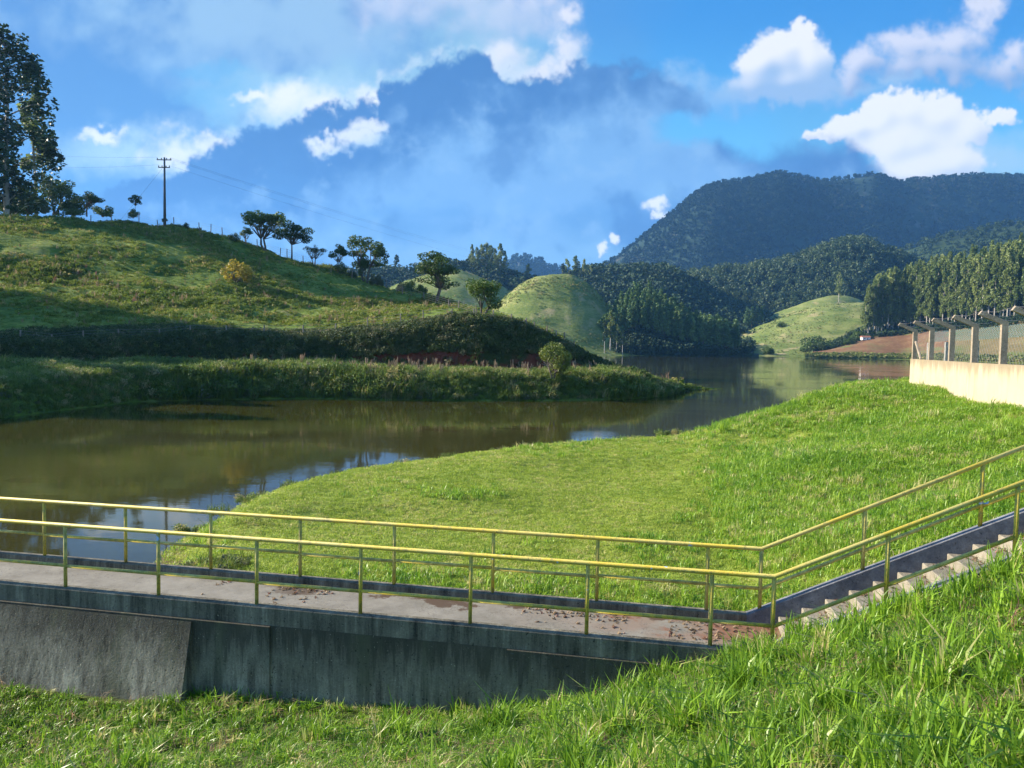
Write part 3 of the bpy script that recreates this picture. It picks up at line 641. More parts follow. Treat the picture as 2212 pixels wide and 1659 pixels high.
G_MTN = hill('mountain', [(1180, 640), (1240, 600), (1290, 580), (1330, 556), (1380, 518), (1440, 467), (1500, 413), (1540, 396), (1600, 388), (1640, 379), (1670, 371), (1700, 378), (1760, 391), (1830, 383), (1878, 373), (1915, 390), (2000, 385), (2100, 378), (2212, 383), (2400, 388), (2800, 400), (3200, 440)], 1900,
    [(-700, 0), (-520, .22), (-330, .55), (-200, .78), (-70, .95), (0, 1.0), (200, .95), (700, .2)], M['mountain_rock'], 'large blue forested mountain with a long flat summit', 260, 12, 70, 0.0032, seed=12, Yslope=650, sm=1)
G_DIST = hill('distant_ridge', [(900, 640), (1000, 610), (1070, 580), (1100, 556), (1118, 546), (1132, 544), (1146, 558), (1165, 553), (1180, 572), (1215, 571), (1250, 580), (1320, 590), (1420, 620), (1500, 660)], 2700,
    [(-500, 0), (-250, .6), (0, 1.0), (300, .5), (600, 0)], M['mountain_rock'], 'distant blue peaks showing between the wooded hills', 110, 8, 12, 0.004, seed=13, sm=1)
# red field and plantation slope on the right
K = []
for x, sh, fb, ft, pt in ((1740, 766.5, 765, 763, 758), (1790, 769, 766, 757, 742), (1840, 771.5, 768, 746, 700), (1880, 773, 769, 736, 690), (1960, 776.5, 771, 728, 672), (2050, 779.5, 773, 722, 650), (2130, 782, 775, 716, 634), (2212, 784.5, 777, 708, 615), (2400, 790, 780, 676, 590), (2700, 800, 788, 660, 570)):
    w0 = W(x, sh, 0.0); Y0 = min(w0[1], 430); w0 = np.array([colx(x, Y0), Y0, 0.0]); pre = w0.copy(); pre[1] -= 12; pre[2] = -1.5
    a = P(x, fb, Y0 + 8); b = P(x, ft, Y0 + 45); c = P(x, pt, Y0 + 140); e = c.copy(); e[1] += 120; e[2] *= .5
    K.append([pre, w0, a, b, c, e])
K = np.array(K); xs = np.linspace(0, len(K) - 1, 90)
KK = np.stack([np.stack([np.interp(xs, np.arange(len(K)), K[:, j, c]) for c in range(3)], 1) for j in range(6)], 1)
G_RED = smooth_grid(resample(KK, 90, 71), 3)
G_RED[..., 2] += 0.35 * fbm(G_RED[..., 0] * .06, G_RED[..., 1] * .06, 4, 14)
o = grid_mesh('shore_meadow', G_RED[:, :31], M['pasture']); tag(o, 'narrow green strip of meadow along the far shore', 'meadow', None, 'structure')
o = grid_mesh('dry_meadow', G_RED[50:, 30:45], M['dry_meadow']); tag(o, 'brownish green meadow behind the fence below the plantation', 'meadow', None, 'structure')
o = grid_mesh('red_field', G_RED[:51, 30:45], M['red_field']); tag(o, 'reddish brown dry field between the far shore and the plantation', 'field', None, 'structure')
o = grid_mesh('plantation_slope', G_RED[:, 44:], M['forest_floor']); tag(o, 'slope under the tall eucalyptus plantation', 'hill', None, 'structure')
# ------------------------------------------------------------------ concrete, paint
def concrete(name, light, dark, streak=True, sc=1.6, lo=0.35, hi=0.68, moss=None, topstain=False):
    m, t = new_mat(name); p = wpos(t)
    q = t.vmath('MULTIPLY', p, (1.0, 1.0, 0.07 if streak else 1.0))
    a = t.noise(q, sc * 4.5, 8.0, 0.72); b = t.noise(p, sc * 0.6, 6.0, 0.65); g = t.noise(p, 38.0, 6.0, 0.75); sp = t.noise(p, 24.0, 2.0, 0.5)
    f = t.math('ADD', t.math('MULTIPLY', a, 0.50), t.math('ADD', t.math('MULTIPLY', b, 0.30), t.math('MULTIPLY', g, 0.20)))
    c = t.ramp(f, [(lo, dark), ((lo + hi) / 2, tuple((np.array(dark) * .62 + np.array(light) * .38))), (hi, light)])
    if topstain:
        zz = t.sep(p)[2]; c = t.mix(t.math('MULTIPLY', t.step(t.math('ADD', zz, t.math('MULTIPLY', t.math('SUBTRACT', a, 0.5), 3.4)), -0.05, 0.65), 0.85), c, tuple(np.array(dark) * .8))
    if moss is not None: c = t.mix(t.math('MULTIPLY', t.step(t.noise(q, sc * 1.1, 6.0, 0.65), 0.50, 0.66), 0.6), c, moss)
    c = t.mix(t.math('MULTIPLY', t.step(sp, 0.66, 0.72), 0.75), c, tuple(np.array(dark) * 0.6))
    c = t.mix(t.math('MULTIPLY', t.step(t.noise(p, 30.0, 3.0, 0.6), 0.68, 0.74), 0.6), c, tuple(np.minimum(np.array(light) * 1.3, 0.8)))
    finish(t, c, 0.92, t.math('ADD', t.math('MULTIPLY', sp, -0.8), t.math('ADD', g, t.math('MULTIPLY', a, 0.6))), 0.8, 0.010, spec=0.15); return m
M['dam_wall'] = concrete('dam_wall', (0.56, 0.49, 0.345), (0.052, 0.046, 0.033), True, 1.6, 0.39, 0.63, (0.105, 0.105, 0.060), True)
M['dam_kerb'] = concrete('dam_kerb', (0.42, 0.37, 0.265), (0.042, 0.038, 0.028), True, 1.8, 0.40, 0.68)
M['stringer'] = concrete('stringer', (0.30, 0.30, 0.31), (0.055, 0.058, 0.070), False, 1.2, 0.34, 0.66)
M['step'] = concrete('step', (0.30, 0.265, 0.205), (0.15, 0.13, 0.095), False, 2.0, 0.30, 0.62)
def deck_mat():
    m, t = new_mat('deck'); p = wpos(t)
    v = t.vmath('SUBTRACT', p, (float(O2[0]), float(O2[1]), 0.0)); vx, vy, vz = t.sep(v)
    tt = t.math('ADD', t.math('MULTIPLY', vx, float(DT[0])), t.math('MULTIPLY', vy, float(DT[1])))
    ss = t.math('ADD', t.math('MULTIPLY', vx, float(DS[0])), t.math('MULTIPLY', vy, float(DS[1])))
    n = t.noise(p, 2.2, 8.0, 0.70); g = t.noise(p, 40.0, 5.0, 0.75)
    c = t.ramp(t.math('ADD', t.math('MULTIPLY', n, 0.7), t.math('MULTIPLY', g, 0.3)), [(0.30, (0.125, 0.110, 0.085)), (0.68, (0.275, 0.250, 0.200))])
    red = t.math('MULTIPLY', t.step(ss, 6.0, 10.5), t.step(t.noise(p, 1.4, 4.0), 0.38, 0.60)); c = t.mix(red, c, (0.22, 0.155, 0.11))
    mud = t.step(t.math('ADD', t.math('MULTIPLY', tt, 0.55), t.math('MULTIPLY', t.math('SUBTRACT', t.noise(p, 1.3, 5.0, 0.65), 0.5), 1.7)), 0.66, 0.76)
    mud = t.math('MULTIPLY', mud, t.step(ss, 2.0, 4.0)); c = t.mix(mud, c, (0.085, 0.055, 0.035))
    mud2 = t.step(t.math('ADD', t.math('MULTIPLY', tt, 0.3), t.math('ADD', t.math('MULTIPLY', ss, 0.12), t.math('MULTIPLY', t.math('SUBTRACT', t.noise(p, 1.9, 5.0, 0.65), 0.5), 1.4))), 1.42, 1.6); c = t.mix(mud2, c, (0.20, 0.10, 0.06))
    crack = t.math('SUBTRACT', 1.0, t.step(t.math('ABSOLUTE', t.math('SUBTRACT', t.noise(p, 0.9, 6.0, 0.7), 0.5)), 0.0, 0.006)); c = t.mix(t.math('MULTIPLY', crack, 0.7), c, (0.07, 0.06, 0.05))
    finish(t, c, 0.9, t.math('ADD', g, n), 0.5, 0.006, spec=0.2); return m
M['deck'] = deck_mat()
def paint_mat(name, a, b, grime, amt):
    m, t = new_mat(name); p = wpos(t); n = t.noise(p, 9.0, 5.0, 0.65); g = t.noise(p, 70.0, 4.0, 0.7); s = t.noise(p, 1.1, 3.0)
    c = t.ramp(n, [(0.30, a), (0.70, b)])
    c = t.mix(t.math('MULTIPLY', t.step(s, 0.40, 0.62), 0.5), c, (0.46, 0.44, 0.20))
    c = t.mix(t.math('MULTIPLY', t.step(t.math('ADD', n, t.math('MULTIPLY', g, 0.4)), 0.78 - amt, 0.92 - amt), 0.8), c, grime)
    c = t.mix(t.step(g, 0.59, 0.65), c, (0.13, 0.08, 0.035))
    c = t.mix(t.step(t.noise(p, 3.0, 3.0), 0.70, 0.715), c, (0.34, 0.45, 0.58))
    finish(t, c, 0.55, g, 0.4, 0.003, spec=0.3); return m
M['yellow'] = paint_mat('yellow_paint', (0.50, 0.36, 0.035), (0.66, 0.50, 0.075), (0.26, 0.22, 0.07), 0.06)
M['yellow_post'] = paint_mat('grimy_yellow_paint', (0.50, 0.36, 0.035), (0.66, 0.50, 0.075), (0.26, 0.23, 0.06), 0.13)
def wallpaint():
    m, t = new_mat('cream_wall'); p = wpos(t); q = t.vmath('MULTIPLY', p, (1.0, 1.0, 0.06))
    z = t.sep(p)[2]; a = t.noise(q, 2.0, 5.0, 0.65); b = t.noise(p, 1.2, 5.0, 0.6); g = t.noise(p, 25.0, 3.0)
    c = t.mix(b, (0.33, 0.28, 0.185), (0.44, 0.385, 0.27))
    d = t.step(t.math('ADD', t.math('MULTIPLY', t.math('SUBTRACT', z, 3.75), 1.1), t.math('MULTIPLY', t.math('SUBTRACT', a, 0.5), 2.2)), 0.05, 0.75)
    c = t.mix(t.math('MULTIPLY', d, 0.8), c, (0.20, 0.155, 0.10))
    c = t.mix(t.math('MULTIPLY', t.step(a, 0.54, 0.68), 0.55), c, (0.30, 0.24, 0.14))
    finish(t, c, 0.9, g, 0.3, 0.01, spec=0.15); return m
M['cream'] = wallpaint()
M['post_concrete'] = concrete('post_concrete', (0.44, 0.37, 0.28), (0.15, 0.115, 0.08), False, 3.0, 0.34, 0.66)
M['grey_concrete'] = concrete('grey_concrete', (0.36, 0.35, 0.32), (0.15, 0.14, 0.12), False, 3.0, 0.34, 0.66)
def plain(name, c, rough=0.6, metal=0.0):
    m, t = new_mat(name); p = wpos(t); n = t.noise(p, 12.0, 4.0); finish(t, t.mix(n, tuple(np.array(c) * 0.7), tuple(np.minimum(np.array(c) * 1.25, 1))), rough, metal=metal); return m
M['wire'] = plain('wire', (0.20, 0.19, 0.18), 0.5, 0.5)
M['mesh_grey'] = plain('mesh_grey', (0.22, 0.24, 0.25), 0.5, 0.2)
M['mesh_teal'] = plain('mesh_teal', (0.05, 0.22, 0.26), 0.6)
M['pole'] = plain('pole', (0.10, 0.10, 0.10), 0.8)
M['cable'] = plain('cable', (0.03, 0.03, 0.035), 0.5)
M['plaster'] = plain('plaster', (0.75, 0.74, 0.70), 0.8)
M['roof_tile'] = plain('roof_tile', (0.30, 0.13, 0.08), 0.8)

# ------------------------------------------------------------------ the dam with its walkway
root = empty('concrete_dam', D3(2.0, 0.7, -0.6)); tag(root, 'stained grey concrete dam with a footway on its crest', 'dam')
RL = np.array(root.location)
def prism(parts, s0, s1, prof, zf=None):
    """extrude (t,z) profile along s"""
    V = []
    for s in (s0, s1):
        for (t_, z_) in prof: V.append(D3(s, t_, z_ + (zf(s) if zf else 0.0)) - RL)
    n = len(prof); F = [tuple(range(n)), tuple(range(2 * n - 1, n - 1, -1))]
    for i in range(n): j = (i + 1) % n; F.append((i, i + n, j + n, j))
    parts.raw(V, F)
S0 = -40.0
m = MB(); prism(m, S0, 10.55, [(-0.10, 0.64), (-0.10, KZ - .015), (-0.085, KZ), (0.085, KZ), (0.10, KZ - .015), (0.10, 0.64)]); m.build('near_kerb', M['dam_kerb'], root)
m = MB(); prism(m, S0, 10.55, [(1.36, 0.64), (1.36, KZ - .015), (1.375, KZ), (1.51, KZ), (1.525, KZ - .015), (1.525, 0.64)]); m.build('far_kerb', M['dam_kerb'], root)
m = MB(); prism(m, S0, 3.6, [(-0.138, -1.6), (-0.138, 0.628), (-0.125, 0.638), (1.60, 0.638), (1.60, -2.5), (1.0, -2.5)]); m.build('wall', M['dam_wall'], root)
m = MB(); prism(m, 3.6, 7.2, [(-0.104, -1.6), (-0.104, 0.638), (1.60, 0.638), (1.60, -2.5), (1.0, -2.5)]); m.build('wall', M['dam_wall'], root)
m = MB(); prism(m, 7.2, 11.02, [(-0.130, -1.6), (-0.130, 0.628), (-0.12, 0.638), (1.60, 0.638), (1.60, -2.5), (1.0, -2.5)]); m.build('wall', M['dam_wall'], root)
m = MB(); prism(m, S0, 11.0, [(0.101, 0.60), (0.101, DZ), (1.359, DZ), (1.359, 0.60)]); m.build('walkway_deck', M['deck'], root)
m = MB(); prism(m, S0, 2.33, [(-0.141, -1.6), (-0.141, 0.60), (-0.17, 0.612), (-0.70, -1.6)]); m.build('buttress', M['dam_wall'], root)

# stairs
sr = empty('concrete_stairs', D3(11.0, 0.7, DZ)); tag(sr, 'pale concrete stairs climbing from the walkway up the grass slope', 'stairs')
RL = np.array(sr.location)
me_step = None
for k in range(21):
    s0 = 11.0 + 0.322 * k; zt = DZ + 0.158 * (k + 1)
    if me_step is None:
        m = MB(); V = []
        for (t_, a) in ((0.102, 0), (1.358, 0)):
            for (ds, dz) in ((0, -0.36), (0.36, -0.36), (0.36, 0.0), (0.012, 0.0), (0.0, -0.012)): V.append(D3(11.0 + ds, t_, DZ + .158 + dz) - RL)
        m.raw(V, [(0, 1, 2, 3, 4), (9, 8, 7, 6, 5), (0, 5, 6, 1), (1, 6, 7, 2), (2, 7, 8, 3), (3, 8, 9, 4), (4, 9, 5, 0)])
        me_step = m.data('step', M['step'])
    o = link('step', me_step, sr); o.location = tuple(D3(s0, 0, zt) - D3(11.0, 0, DZ + .158))
for nm, t0, t1 in (('near_stringer', -0.10, 0.10), ('far_stringer', 1.36, 1.525)):
    m = MB()
    for a, b in ((10.552, 12.5), (12.502, 15.0), (15.002, 17.7)):
        V = []
        for s in (a, b):
            z = kerb_z(s); V += [D3(s, t0, z - .75) - RL, D3(s, t0, z - .012) - RL, D3(s, t0 + .012, z) - RL, D3(s, t1 - .012, z) - RL, D3(s, t1, z - .012) - RL, D3(s, t1, z - .75) - RL]
        F = [tuple(range(6)), tuple(range(11, 5, -1))]
        for i in range(6): j = (i + 1) % 6; F.append((i, i + 6, j + 6, j))
        m.raw(V, F)
    m.build(nm, M['stringer'], sr)

# railings
def railing(name, label, t, first, spacing, mid_drop):
    r = empty(name, D3(2.0, t, KZ)); tag(r, label, 'railing', 'yellow railings along the walkway'); RL = np.array(r.location)
    posts = [first + spacing * k for k in range(-9, 30) if first + spacing * k < 10.4]
    posts = [s for s in posts if s > -16.5] + [S_CORNER]
    up = [S_CORNER + 1.37, S_CORNER + 2.83, S_CORNER + 4.3, S_CORNER + 5.8] if t < 0.5 else [S_CORNER + 1.42, S_CORNER + 2.95, S_CORNER + 4.45, S_CORNER + 5.95]
    posts += up
    rail_z = lambda s: KZ + 0.99 + max(0.0, s - S_CORNER) * SR
    rng = random.Random(len(label))
    top = [D3(S0, t, rail_z(S0)) - RL, D3(S_CORNER, t, rail_z(S_CORNER)) - RL, D3(posts[-1] + .3, t, rail_z(posts[-1] + .3)) - RL]
    MB().tube(top, 0.033, 12).build('top_rail', M['yellow'], r, True)
    for s in posts:
        MB().tube([D3(s, t, kerb_z(s) - 0.03) - RL, D3(s, t, rail_z(s) - 0.015) - RL], 0.028, 10).build('post', M['yellow_post'], r, True)
    prev = S0
    for s in posts:
        j = rng.uniform(-.012, .012)
        za = rail_z(prev) - mid_drop + j; zb = rail_z(s) - mid_drop + j
        MB().tube([D3(prev + .02, t, za) - RL, D3(s - .02, t, zb) - RL], 0.026, 10).build('mid_rail', M['yellow_post'], r, True); prev = s
railing('handrail', 'yellow pipe railing on the kerb nearer the camera, above the dam face', 0.0, 0.0, 1.658, 0.655)
railing('handrail', 'yellow pipe railing on the kerb beside the lake and lawn', 1.4377, -1.691, 1.665, 0.60)

# ------------------------------------------------------------------ cream wall and security fence on the right
dirw = np.array([wallx(30) - wallx(45), -15.0]); dirw /= np.linalg.norm(dirw); nrw = np.array([dirw[1], -dirw[0]])   # nrw points to the lake side
if nrw[0] > 0: nrw = -nrw
c0 = np.array([wallx(45.9), 45.9]); LW = 34.0; WT = 4.42
def wp(u, v, z): q = c0 + dirw * u + nrw * v; return np.array([q[0], q[1], z])
r = empty('boundary_wall', wp(8, 0, 2.6)); tag(r, 'sunlit cream painted wall with weather stained top at the right', 'wall'); RL = np.array(r.location)
for a, b in ((0, 11.5), (11.52, 22.5), (22.52, LW)):
    m = MB(); m.hexa([wp(a, .12, 1.4) - RL, wp(b, .12, 1.4) - RL, wp(b, -.12, 1.4) - RL, wp(a, -.12, 1.4) - RL, wp(a, .10, WT) - RL, wp(b, .10, WT + (b - 8) * .003) - RL, wp(b, -.12, WT + (b - 8) * .003) - RL, wp(a, -.12, WT) - RL]); m.build('wall_panel', M['cream'], r)
r = empty('security_fence', wp(8, 0, WT)); tag(r, 'concrete posts with slanted tops and barbed wire standing on the cream wall', 'fence'); RL = np.array(r.location)
ups = [0.35, 4.3, 8.3, 12.0, 15.8, 19.6, 23.4, 27.2, 31.0]
def post_pts(u): return [wp(u, -.02, WT - .05), wp(u, -.02, WT + 1.62), wp(u, .86, WT + 2.02)]
pm = None
for u in ups:
    a, b, c = [q - RL for q in post_pts(u)]
    m = MB(); h = 0.115
    e1_ = np.array([dirw[0], dirw[1], 0]); e2_ = np.array([nrw[0], nrw[1], 0])
    ring = lambda p, du, dz=0: [p + e1_ * sx * h + e2_ * sy * h * du + np.array([0, 0, dz * sy]) for sx, sy in ((-1, -1), (1, -1), (1, 1), (-1, 1))]
    A_ = ring(a, 1); B_ = ring(b, 1, -.05); C_ = ring(c, .45, 0.0)
    for i in (0, 1): C_[i] = C_[i] + np.array([0, 0, .075])
    for i in (2, 3): C_[i] = C_[i] - np.array([0, 0, .075])
    V = A_ + B_ + C_
    F = [(3, 2, 1, 0), (8, 9, 10, 11)]
    for k in (0, 4):
        for i in range(4): j = (i + 1) % 4; F.append((k + i, k + j, k + j + 4, k + i + 4))
    m.raw(V, F).build('post', M['post_concrete'], r)
m = MB(); m.tube([wp(1.9, -.05, WT) - RL, wp(.45, -.05, WT + 1.0) - RL], .07, 6); m.build('brace', M['post_concrete'], r)
for f in (.15, .55, .95):
    pts = []
    for i, u in enumerate(ups):
        a, b, c = post_pts(u); q = b * (1 - f) + c * f; pts.append(q - RL + np.array([0, 0, .06]))
        if i < len(ups) - 1:
            a2, b2, c2_ = post_pts(ups[i + 1]); q2 = b2 * (1 - f) + c2_ * f; pts.append((q + q2) / 2 - RL + np.array([0, 0, -.03]))
    MB().tube(pts, .008, 4).build('barbed_wire', M['wire'], r)
def chainlink(name, ufn, u0, u1, z0, z1, mat, parent, pitch=0.34, rad=0.003):
    m = MB(); H = z1 - z0; V = []; F = []
    u = u0 - H
    while u < u1:
        for sgn in (1, -1):
            ua, ub = (u, u + H) if sgn > 0 else (u + H, u); za, zb = z0, z1
            def clip(ua, za, ub, zb):
                if ua > ub: ua, za, ub, zb = ub, zb, ua, za
                if ub <= u0 or ua >= u1: return None
                if ua < u0: za = za + (zb - za) * (u0 - ua) / (ub - ua); ua = u0
                if ub > u1: zb = za + (zb - za) * (u1 - ua) / (ub - ua); ub = u1
                return ua, za, ub, zb
            q = clip(ua, za, ub, zb)
            if q: m.tube([ufn(q[0], q[1]), ufn(q[2], q[3])], rad, 3, False)
        u += pitch
    o = m.build(name, mat, parent); o['kind'] = 'stuff'; return o
chainlink('chain_link', lambda u, z: wp(u, -.12, z) - RL, .4, 31.0, WT + .02, WT + 1.55, M['mesh_grey'], r)
# rear run of fence beyond the wall: grey posts and a teal net
r = empty('rear_fence', wp(6, -9, 3.2)); tag(r, 'old grey fence posts with a blue green net behind the cream wall', 'fence'); RL = np.array(r.location)
rear = [P(x, y, Yd) for x, y, Yd in ((2004, 790, 58), (2042, 791, 55), (2106, 792, 51), (2163, 793, 47), (2225, 795, 43), (2300, 797, 39))]
for i, q in enumerate(rear):
    h = 1.7; lean = 0.12 if i in (2, 3) else 0.02
    m = MB(); m.box(q + np.array([lean / 2, 0, h / 2 - .6]) - RL, (.11 if i in (2, 3) else .09, .09, h / 2 + .6)); m.build('post', M['grey_concrete'], r)
def rearp(u, z):
    i = int(min(max(u, 0), len(rear) - 1.001)); f = u - i; q = rear[i] * (1 - f) + rear[i + 1] * f; return q + np.array([0, 0, z]) - RL
m = MB()
for (z0, z1, mt, nm) in ((1.75, 2.5, M['mesh_teal'], 'net'),):
    m = MB(); n = 60
    for k in range(n):
        a = 5.0 * k / n; b = a + .42
        if b > 5: continue
        m.tube([rearp(a, z0), rearp(b, z1)], .006 if mt is M['mesh_grey'] else .010, 3, False); m.tube([rearp(b, z0), rearp(a, z1)], .006 if mt is M['mesh_grey'] else .010, 3, False)
    o = m.build(nm, mt, r); o['kind'] = 'stuff'
# ------------------------------------------------------------------ plants: prototypes
def leaf_cloud(rng, blobs, n, size, asp=1.6, droop=0.0, shell=0.55):
    c = np.array([b[0] for b in blobs], float); r = np.array([b[1] if hasattr(b[1], '__len__') else (b[1],) * 3 for b in blobs], float)
    wgt = (r.prod(1)) ** 0.67; k = rng.choice(len(blobs), n, p=wgt / wgt.sum())
    d = rng.randn(n, 3); d /= np.linalg.norm(d, axis=1, keepdims=True)
    rad = shell + (1 - shell) * rng.rand(n, 1) ** 0.6
    p = c[k] + d * r[k] * rad
    nrm = d + 0.9 * rng.randn(n, 3) + np.array([0, 0, 0.35]); nrm /= np.linalg.norm(nrm, axis=1, keepdims=True)
    u = np.cross(nrm, rng.randn(n, 3)); u /= np.linalg.norm(u, axis=1, keepdims=True) + 1e-9
    if droop > 0:
        u = u * (1 - droop) + np.array([0, 0, -droop]); u /= np.linalg.norm(u, axis=1, keepdims=True)
        nrm = np.cross(u, rng.randn(n, 3)); nrm /= np.linalg.norm(nrm, axis=1, keepdims=True)
    v = np.cross(nrm, u); s = size * (0.55 + 0.9 * rng.rand(n, 1))
    a = p - u * s * asp * .5; b = p + v * s * .5; e = p + u * s * asp * .5; f = p - v * s * .5
    V = np.stack([a, b, e, f], 1).reshape(-1, 3); F = np.arange(4 * n).reshape(n, 4)
    return V, F
def branchy(rng, H, tips, rb, fork=0.35, stems=1, lean=0.0, n=6):
    """trunk and limbs reaching the crown clumps"""
    m = MB(); stems_top = []
    for sidx in range(stems):
        an = rng.rand() * 6.28; off = 0.0 if stems == 1 else 0.06 * H
        b = np.array([math.cos(an) * off * .4, math.sin(an) * off * .4, -0.25]); top = np.array([math.cos(an) * off * 1.6 + lean * H, math.sin(an) * off * 1.6, fork * H])
        mid = (b + top) / 2 + rng.randn(3) * H * .015
        m.tube([b, mid, top], [rb * 1.25, rb * .95, rb * .75], n, False); stems_top.append(top)
    for c in tips:
        c = np.array(c); q = min(stems_top, key=lambda t_: np.linalg.norm(t_ - c)); md = (q + c) / 2 + rng.randn(3) * H * .03 + np.array([0, 0, -.02 * H])
        m.tube([q - np.array([0, 0, .03 * H]), md, c], [rb * .6, rb * .35, rb * .12], 5, False)
    return m
def tree_proto(kind, seed):
    rng = np.random.RandomState(seed); H = 10.0; mats = {}
    if kind in ('umbrella', 'umbrella_grey', 'open'):
        blobs = []; nb = 26 if kind != 'open' else 28
        for i in range(nb):
            a = rng.rand() * 6.28; rr = 3.4 * math.sqrt(rng.rand()); z = 8.7 - 0.13 * rr * rr + rng.uniform(-2.2, .4)
            if kind == 'open' and i % 3 == 0: z -= rng.uniform(1.0, 3.2)
            q = rng.uniform(.55, 1.15); blobs.append(((rr * math.cos(a), rr * math.sin(a), z), (q * 1.2, q * 1.2, q * .85)))
        tr = branchy(rng, H, [b[0] for b in blobs], .17, rng.uniform(.28, .42), 2 if kind == 'open' else rng.randint(1, 3))
        V, F = leaf_cloud(rng, blobs, 5200 if kind != 'umbrella_grey' else 2200, .20, 1.5)
        return tr.data('trunk', M['bark']), mesh_data('crown', V, F, M['tree_grey' if kind == 'umbrella_grey' else 'tree_dark' if kind == 'umbrella' else 'tree_mid'])
    if kind in ('round', 'round_mid', 'round_lit'):
        blobs = [((0, 0, 6.2), (2.6, 2.6, 2.2))]
        for i in range(12):
            a = rng.rand() * 6.28; z = rng.uniform(3.0, 8.4); rr = 3.2 * math.sqrt(max(0.05, 1 - ((z - 5.6) / 4.2) ** 2)) * rng.uniform(.6, 1.0)
            q = rng.uniform(.9, 1.5); blobs.append(((rr * math.cos(a), rr * math.sin(a), z), q))
        tr = branchy(rng, H, [b[0] for b in blobs], .2, .25, 2)
        V, F = leaf_cloud(rng, blobs, 4600, .22, 1.4)
        return tr.data('trunk', M['bark']), mesh_data('crown', V, F, M['tree_dark' if kind == 'round' else 'tree_mid' if kind == 'round_mid' else 'lit_shrub'])
    if kind in ('bush', 'bush_grey', 'bush_yellow', 'bush_lit', 'bush_mid'):
        blobs = []
        for i in range(20):
            a = rng.rand() * 6.28; rr = 5.2 * math.sqrt(rng.rand()); z = rng.uniform(1.2, 7.8 - rr * .6); q = rng.uniform(1.3, 2.4)
            blobs.append(((rr * math.cos(a), rr * math.sin(a), max(z, 1.4)), (q, q, q * .85)))
        tr = branchy(rng, H, [b[0] for b in blobs], .22, .08, 3)
        V, F = leaf_cloud(rng, blobs, 2400, .46, 1.4); V[:, 2] = np.maximum(V[:, 2], -.2)
        mt = {'bush': 'tree_dark', 'bush_grey': 'tree_grey', 'bush_yellow': 'tree_yellow', 'bush_lit': 'lit_shrub', 'bush_mid': 'tree_mid'}[kind]
        return tr.data('trunk', M['bark']), mesh_data('crown', V, F, M[mt])
    if kind in ('eucalypt', 'eucalypt_big', 'eucalypt_thin'):
        H = 30.0; blobs = []; nb = {'eucalypt': 30, 'eucalypt_big': 78, 'eucalypt_thin': 15}[kind]; z0 = {'eucalypt': .20, 'eucalypt_big': .06, 'eucalypt_thin': .42}[kind]
        wmax = {'eucalypt': 2.5, 'eucalypt_big': 5.0, 'eucalypt_thin': 2.4}[kind]
        for i in range(nb):
            f = z0 + (1 - z0) * (i + rng.rand()) / nb; prof = math.sin(min(1.0, (f - z0) / (1 - z0) * .80 + .20) * math.pi) ** .45
            a = rng.rand() * 6.28; rr = wmax * prof * rng.uniform(.2, 1.05); q = rng.uniform(.9, 1.5) * ((wmax / 2.9) ** .6 if kind != 'eucalypt_big' else .95) * (.55 + .45 * prof)
            blobs.append(((rr * math.cos(a), rr * math.sin(a), f * H), (q, q, q * rng.uniform(1.3, 2.2))))
        blobs.append(((0, 0, H * .975), (.7, .7, 1.6)))
        m = MB(); wob = rng.randn(4, 2) * .18
        m.tube([(0, 0, -1), (wob[0, 0], wob[0, 1], H * .3), (wob[1, 0], wob[1, 1], H * .6), (0, 0, H * .97)], [.30, .23, .15, .04], 6, False)
        for b in blobs[::1]:
            c = np.array(b[0]); m.tube([(0, 0, c[2] - 1.4 - .25 * np.linalg.norm(c[:2])), c * .6 + np.array([0, 0, c[2] * .4 - .35]), c], [.09, .06, .03], 4, False)
        V, F = leaf_cloud(rng, blobs, {'eucalypt': 2000, 'eucalypt_big': 9500, 'eucalypt_thin': 900}[kind], {'eucalypt': .55, 'eucalypt_big': .32, 'eucalypt_thin': .62}[kind], 1.7, .35)
        return m.data('trunk', M['bark_pale']), mesh_data('crown', V, F, M['eucalypt_dark' if kind == 'eucalypt_big' or (kind == 'eucalypt_thin' and seed % 2) else 'eucalypt'])
    if kind == 'pine':
        H = 20.0; blobs = []
        for i in range(22):
            f = .30 + .70 * (i + rng.rand()) / 22; a = rng.rand() * 6.28; rr = 2.5 * (1.04 - f) ** .6 * rng.uniform(.3, 1.0); q = .65 + 1.2 * (1.05 - f)
            blobs.append(((rr * math.cos(a), rr * math.sin(a), f * H), (q, q, q)))
        m = MB(); m.tube([(0, 0, -1), (.1, .05, H * .5), (0, 0, H * .98)], [.26, .18, .04], 6, False)
        V, F = leaf_cloud(rng, blobs, 1100, .55, 1.6)
        return m.data('trunk', M['bark']), mesh_data('crown', V, F, M['pine'])
NV = {'umbrella': 3, 'umbrella_grey': 2, 'open': 2, 'round': 2, 'round_mid': 2, 'round_lit': 1, 'bush': 3, 'bush_grey': 2, 'bush_yellow': 1, 'bush_lit': 1, 'bush_mid': 2, 'eucalypt': 6, 'eucalypt_big': 1, 'eucalypt_thin': 2, 'pine': 5}
PROTO = {k: [tree_proto(k, 11 * i + len(k) * 7 + 3) for i in range(n)] for k, n in NV.items()}
PH = lambda k: 30.0 if k.startswith('eucalypt') else 20.0 if k == 'pine' else 10.0
_tr = random.Random(5)
def place(kind, loc, H, name, label, cat='tree', group=None, wide=1.0, var=None):
    v = PROTO[kind][(var if var is not None else _tr.randrange(99)) % len(PROTO[kind])]
    r = empty(name, loc); s = H / PH(kind); r.scale = (s * wide, s * wide, s); r.rotation_euler = (0, 0, _tr.uniform(0, 6.28))
    tag(r, label, cat, group)
    link('trunk', v[0], r); link('crown', v[1], r); return r
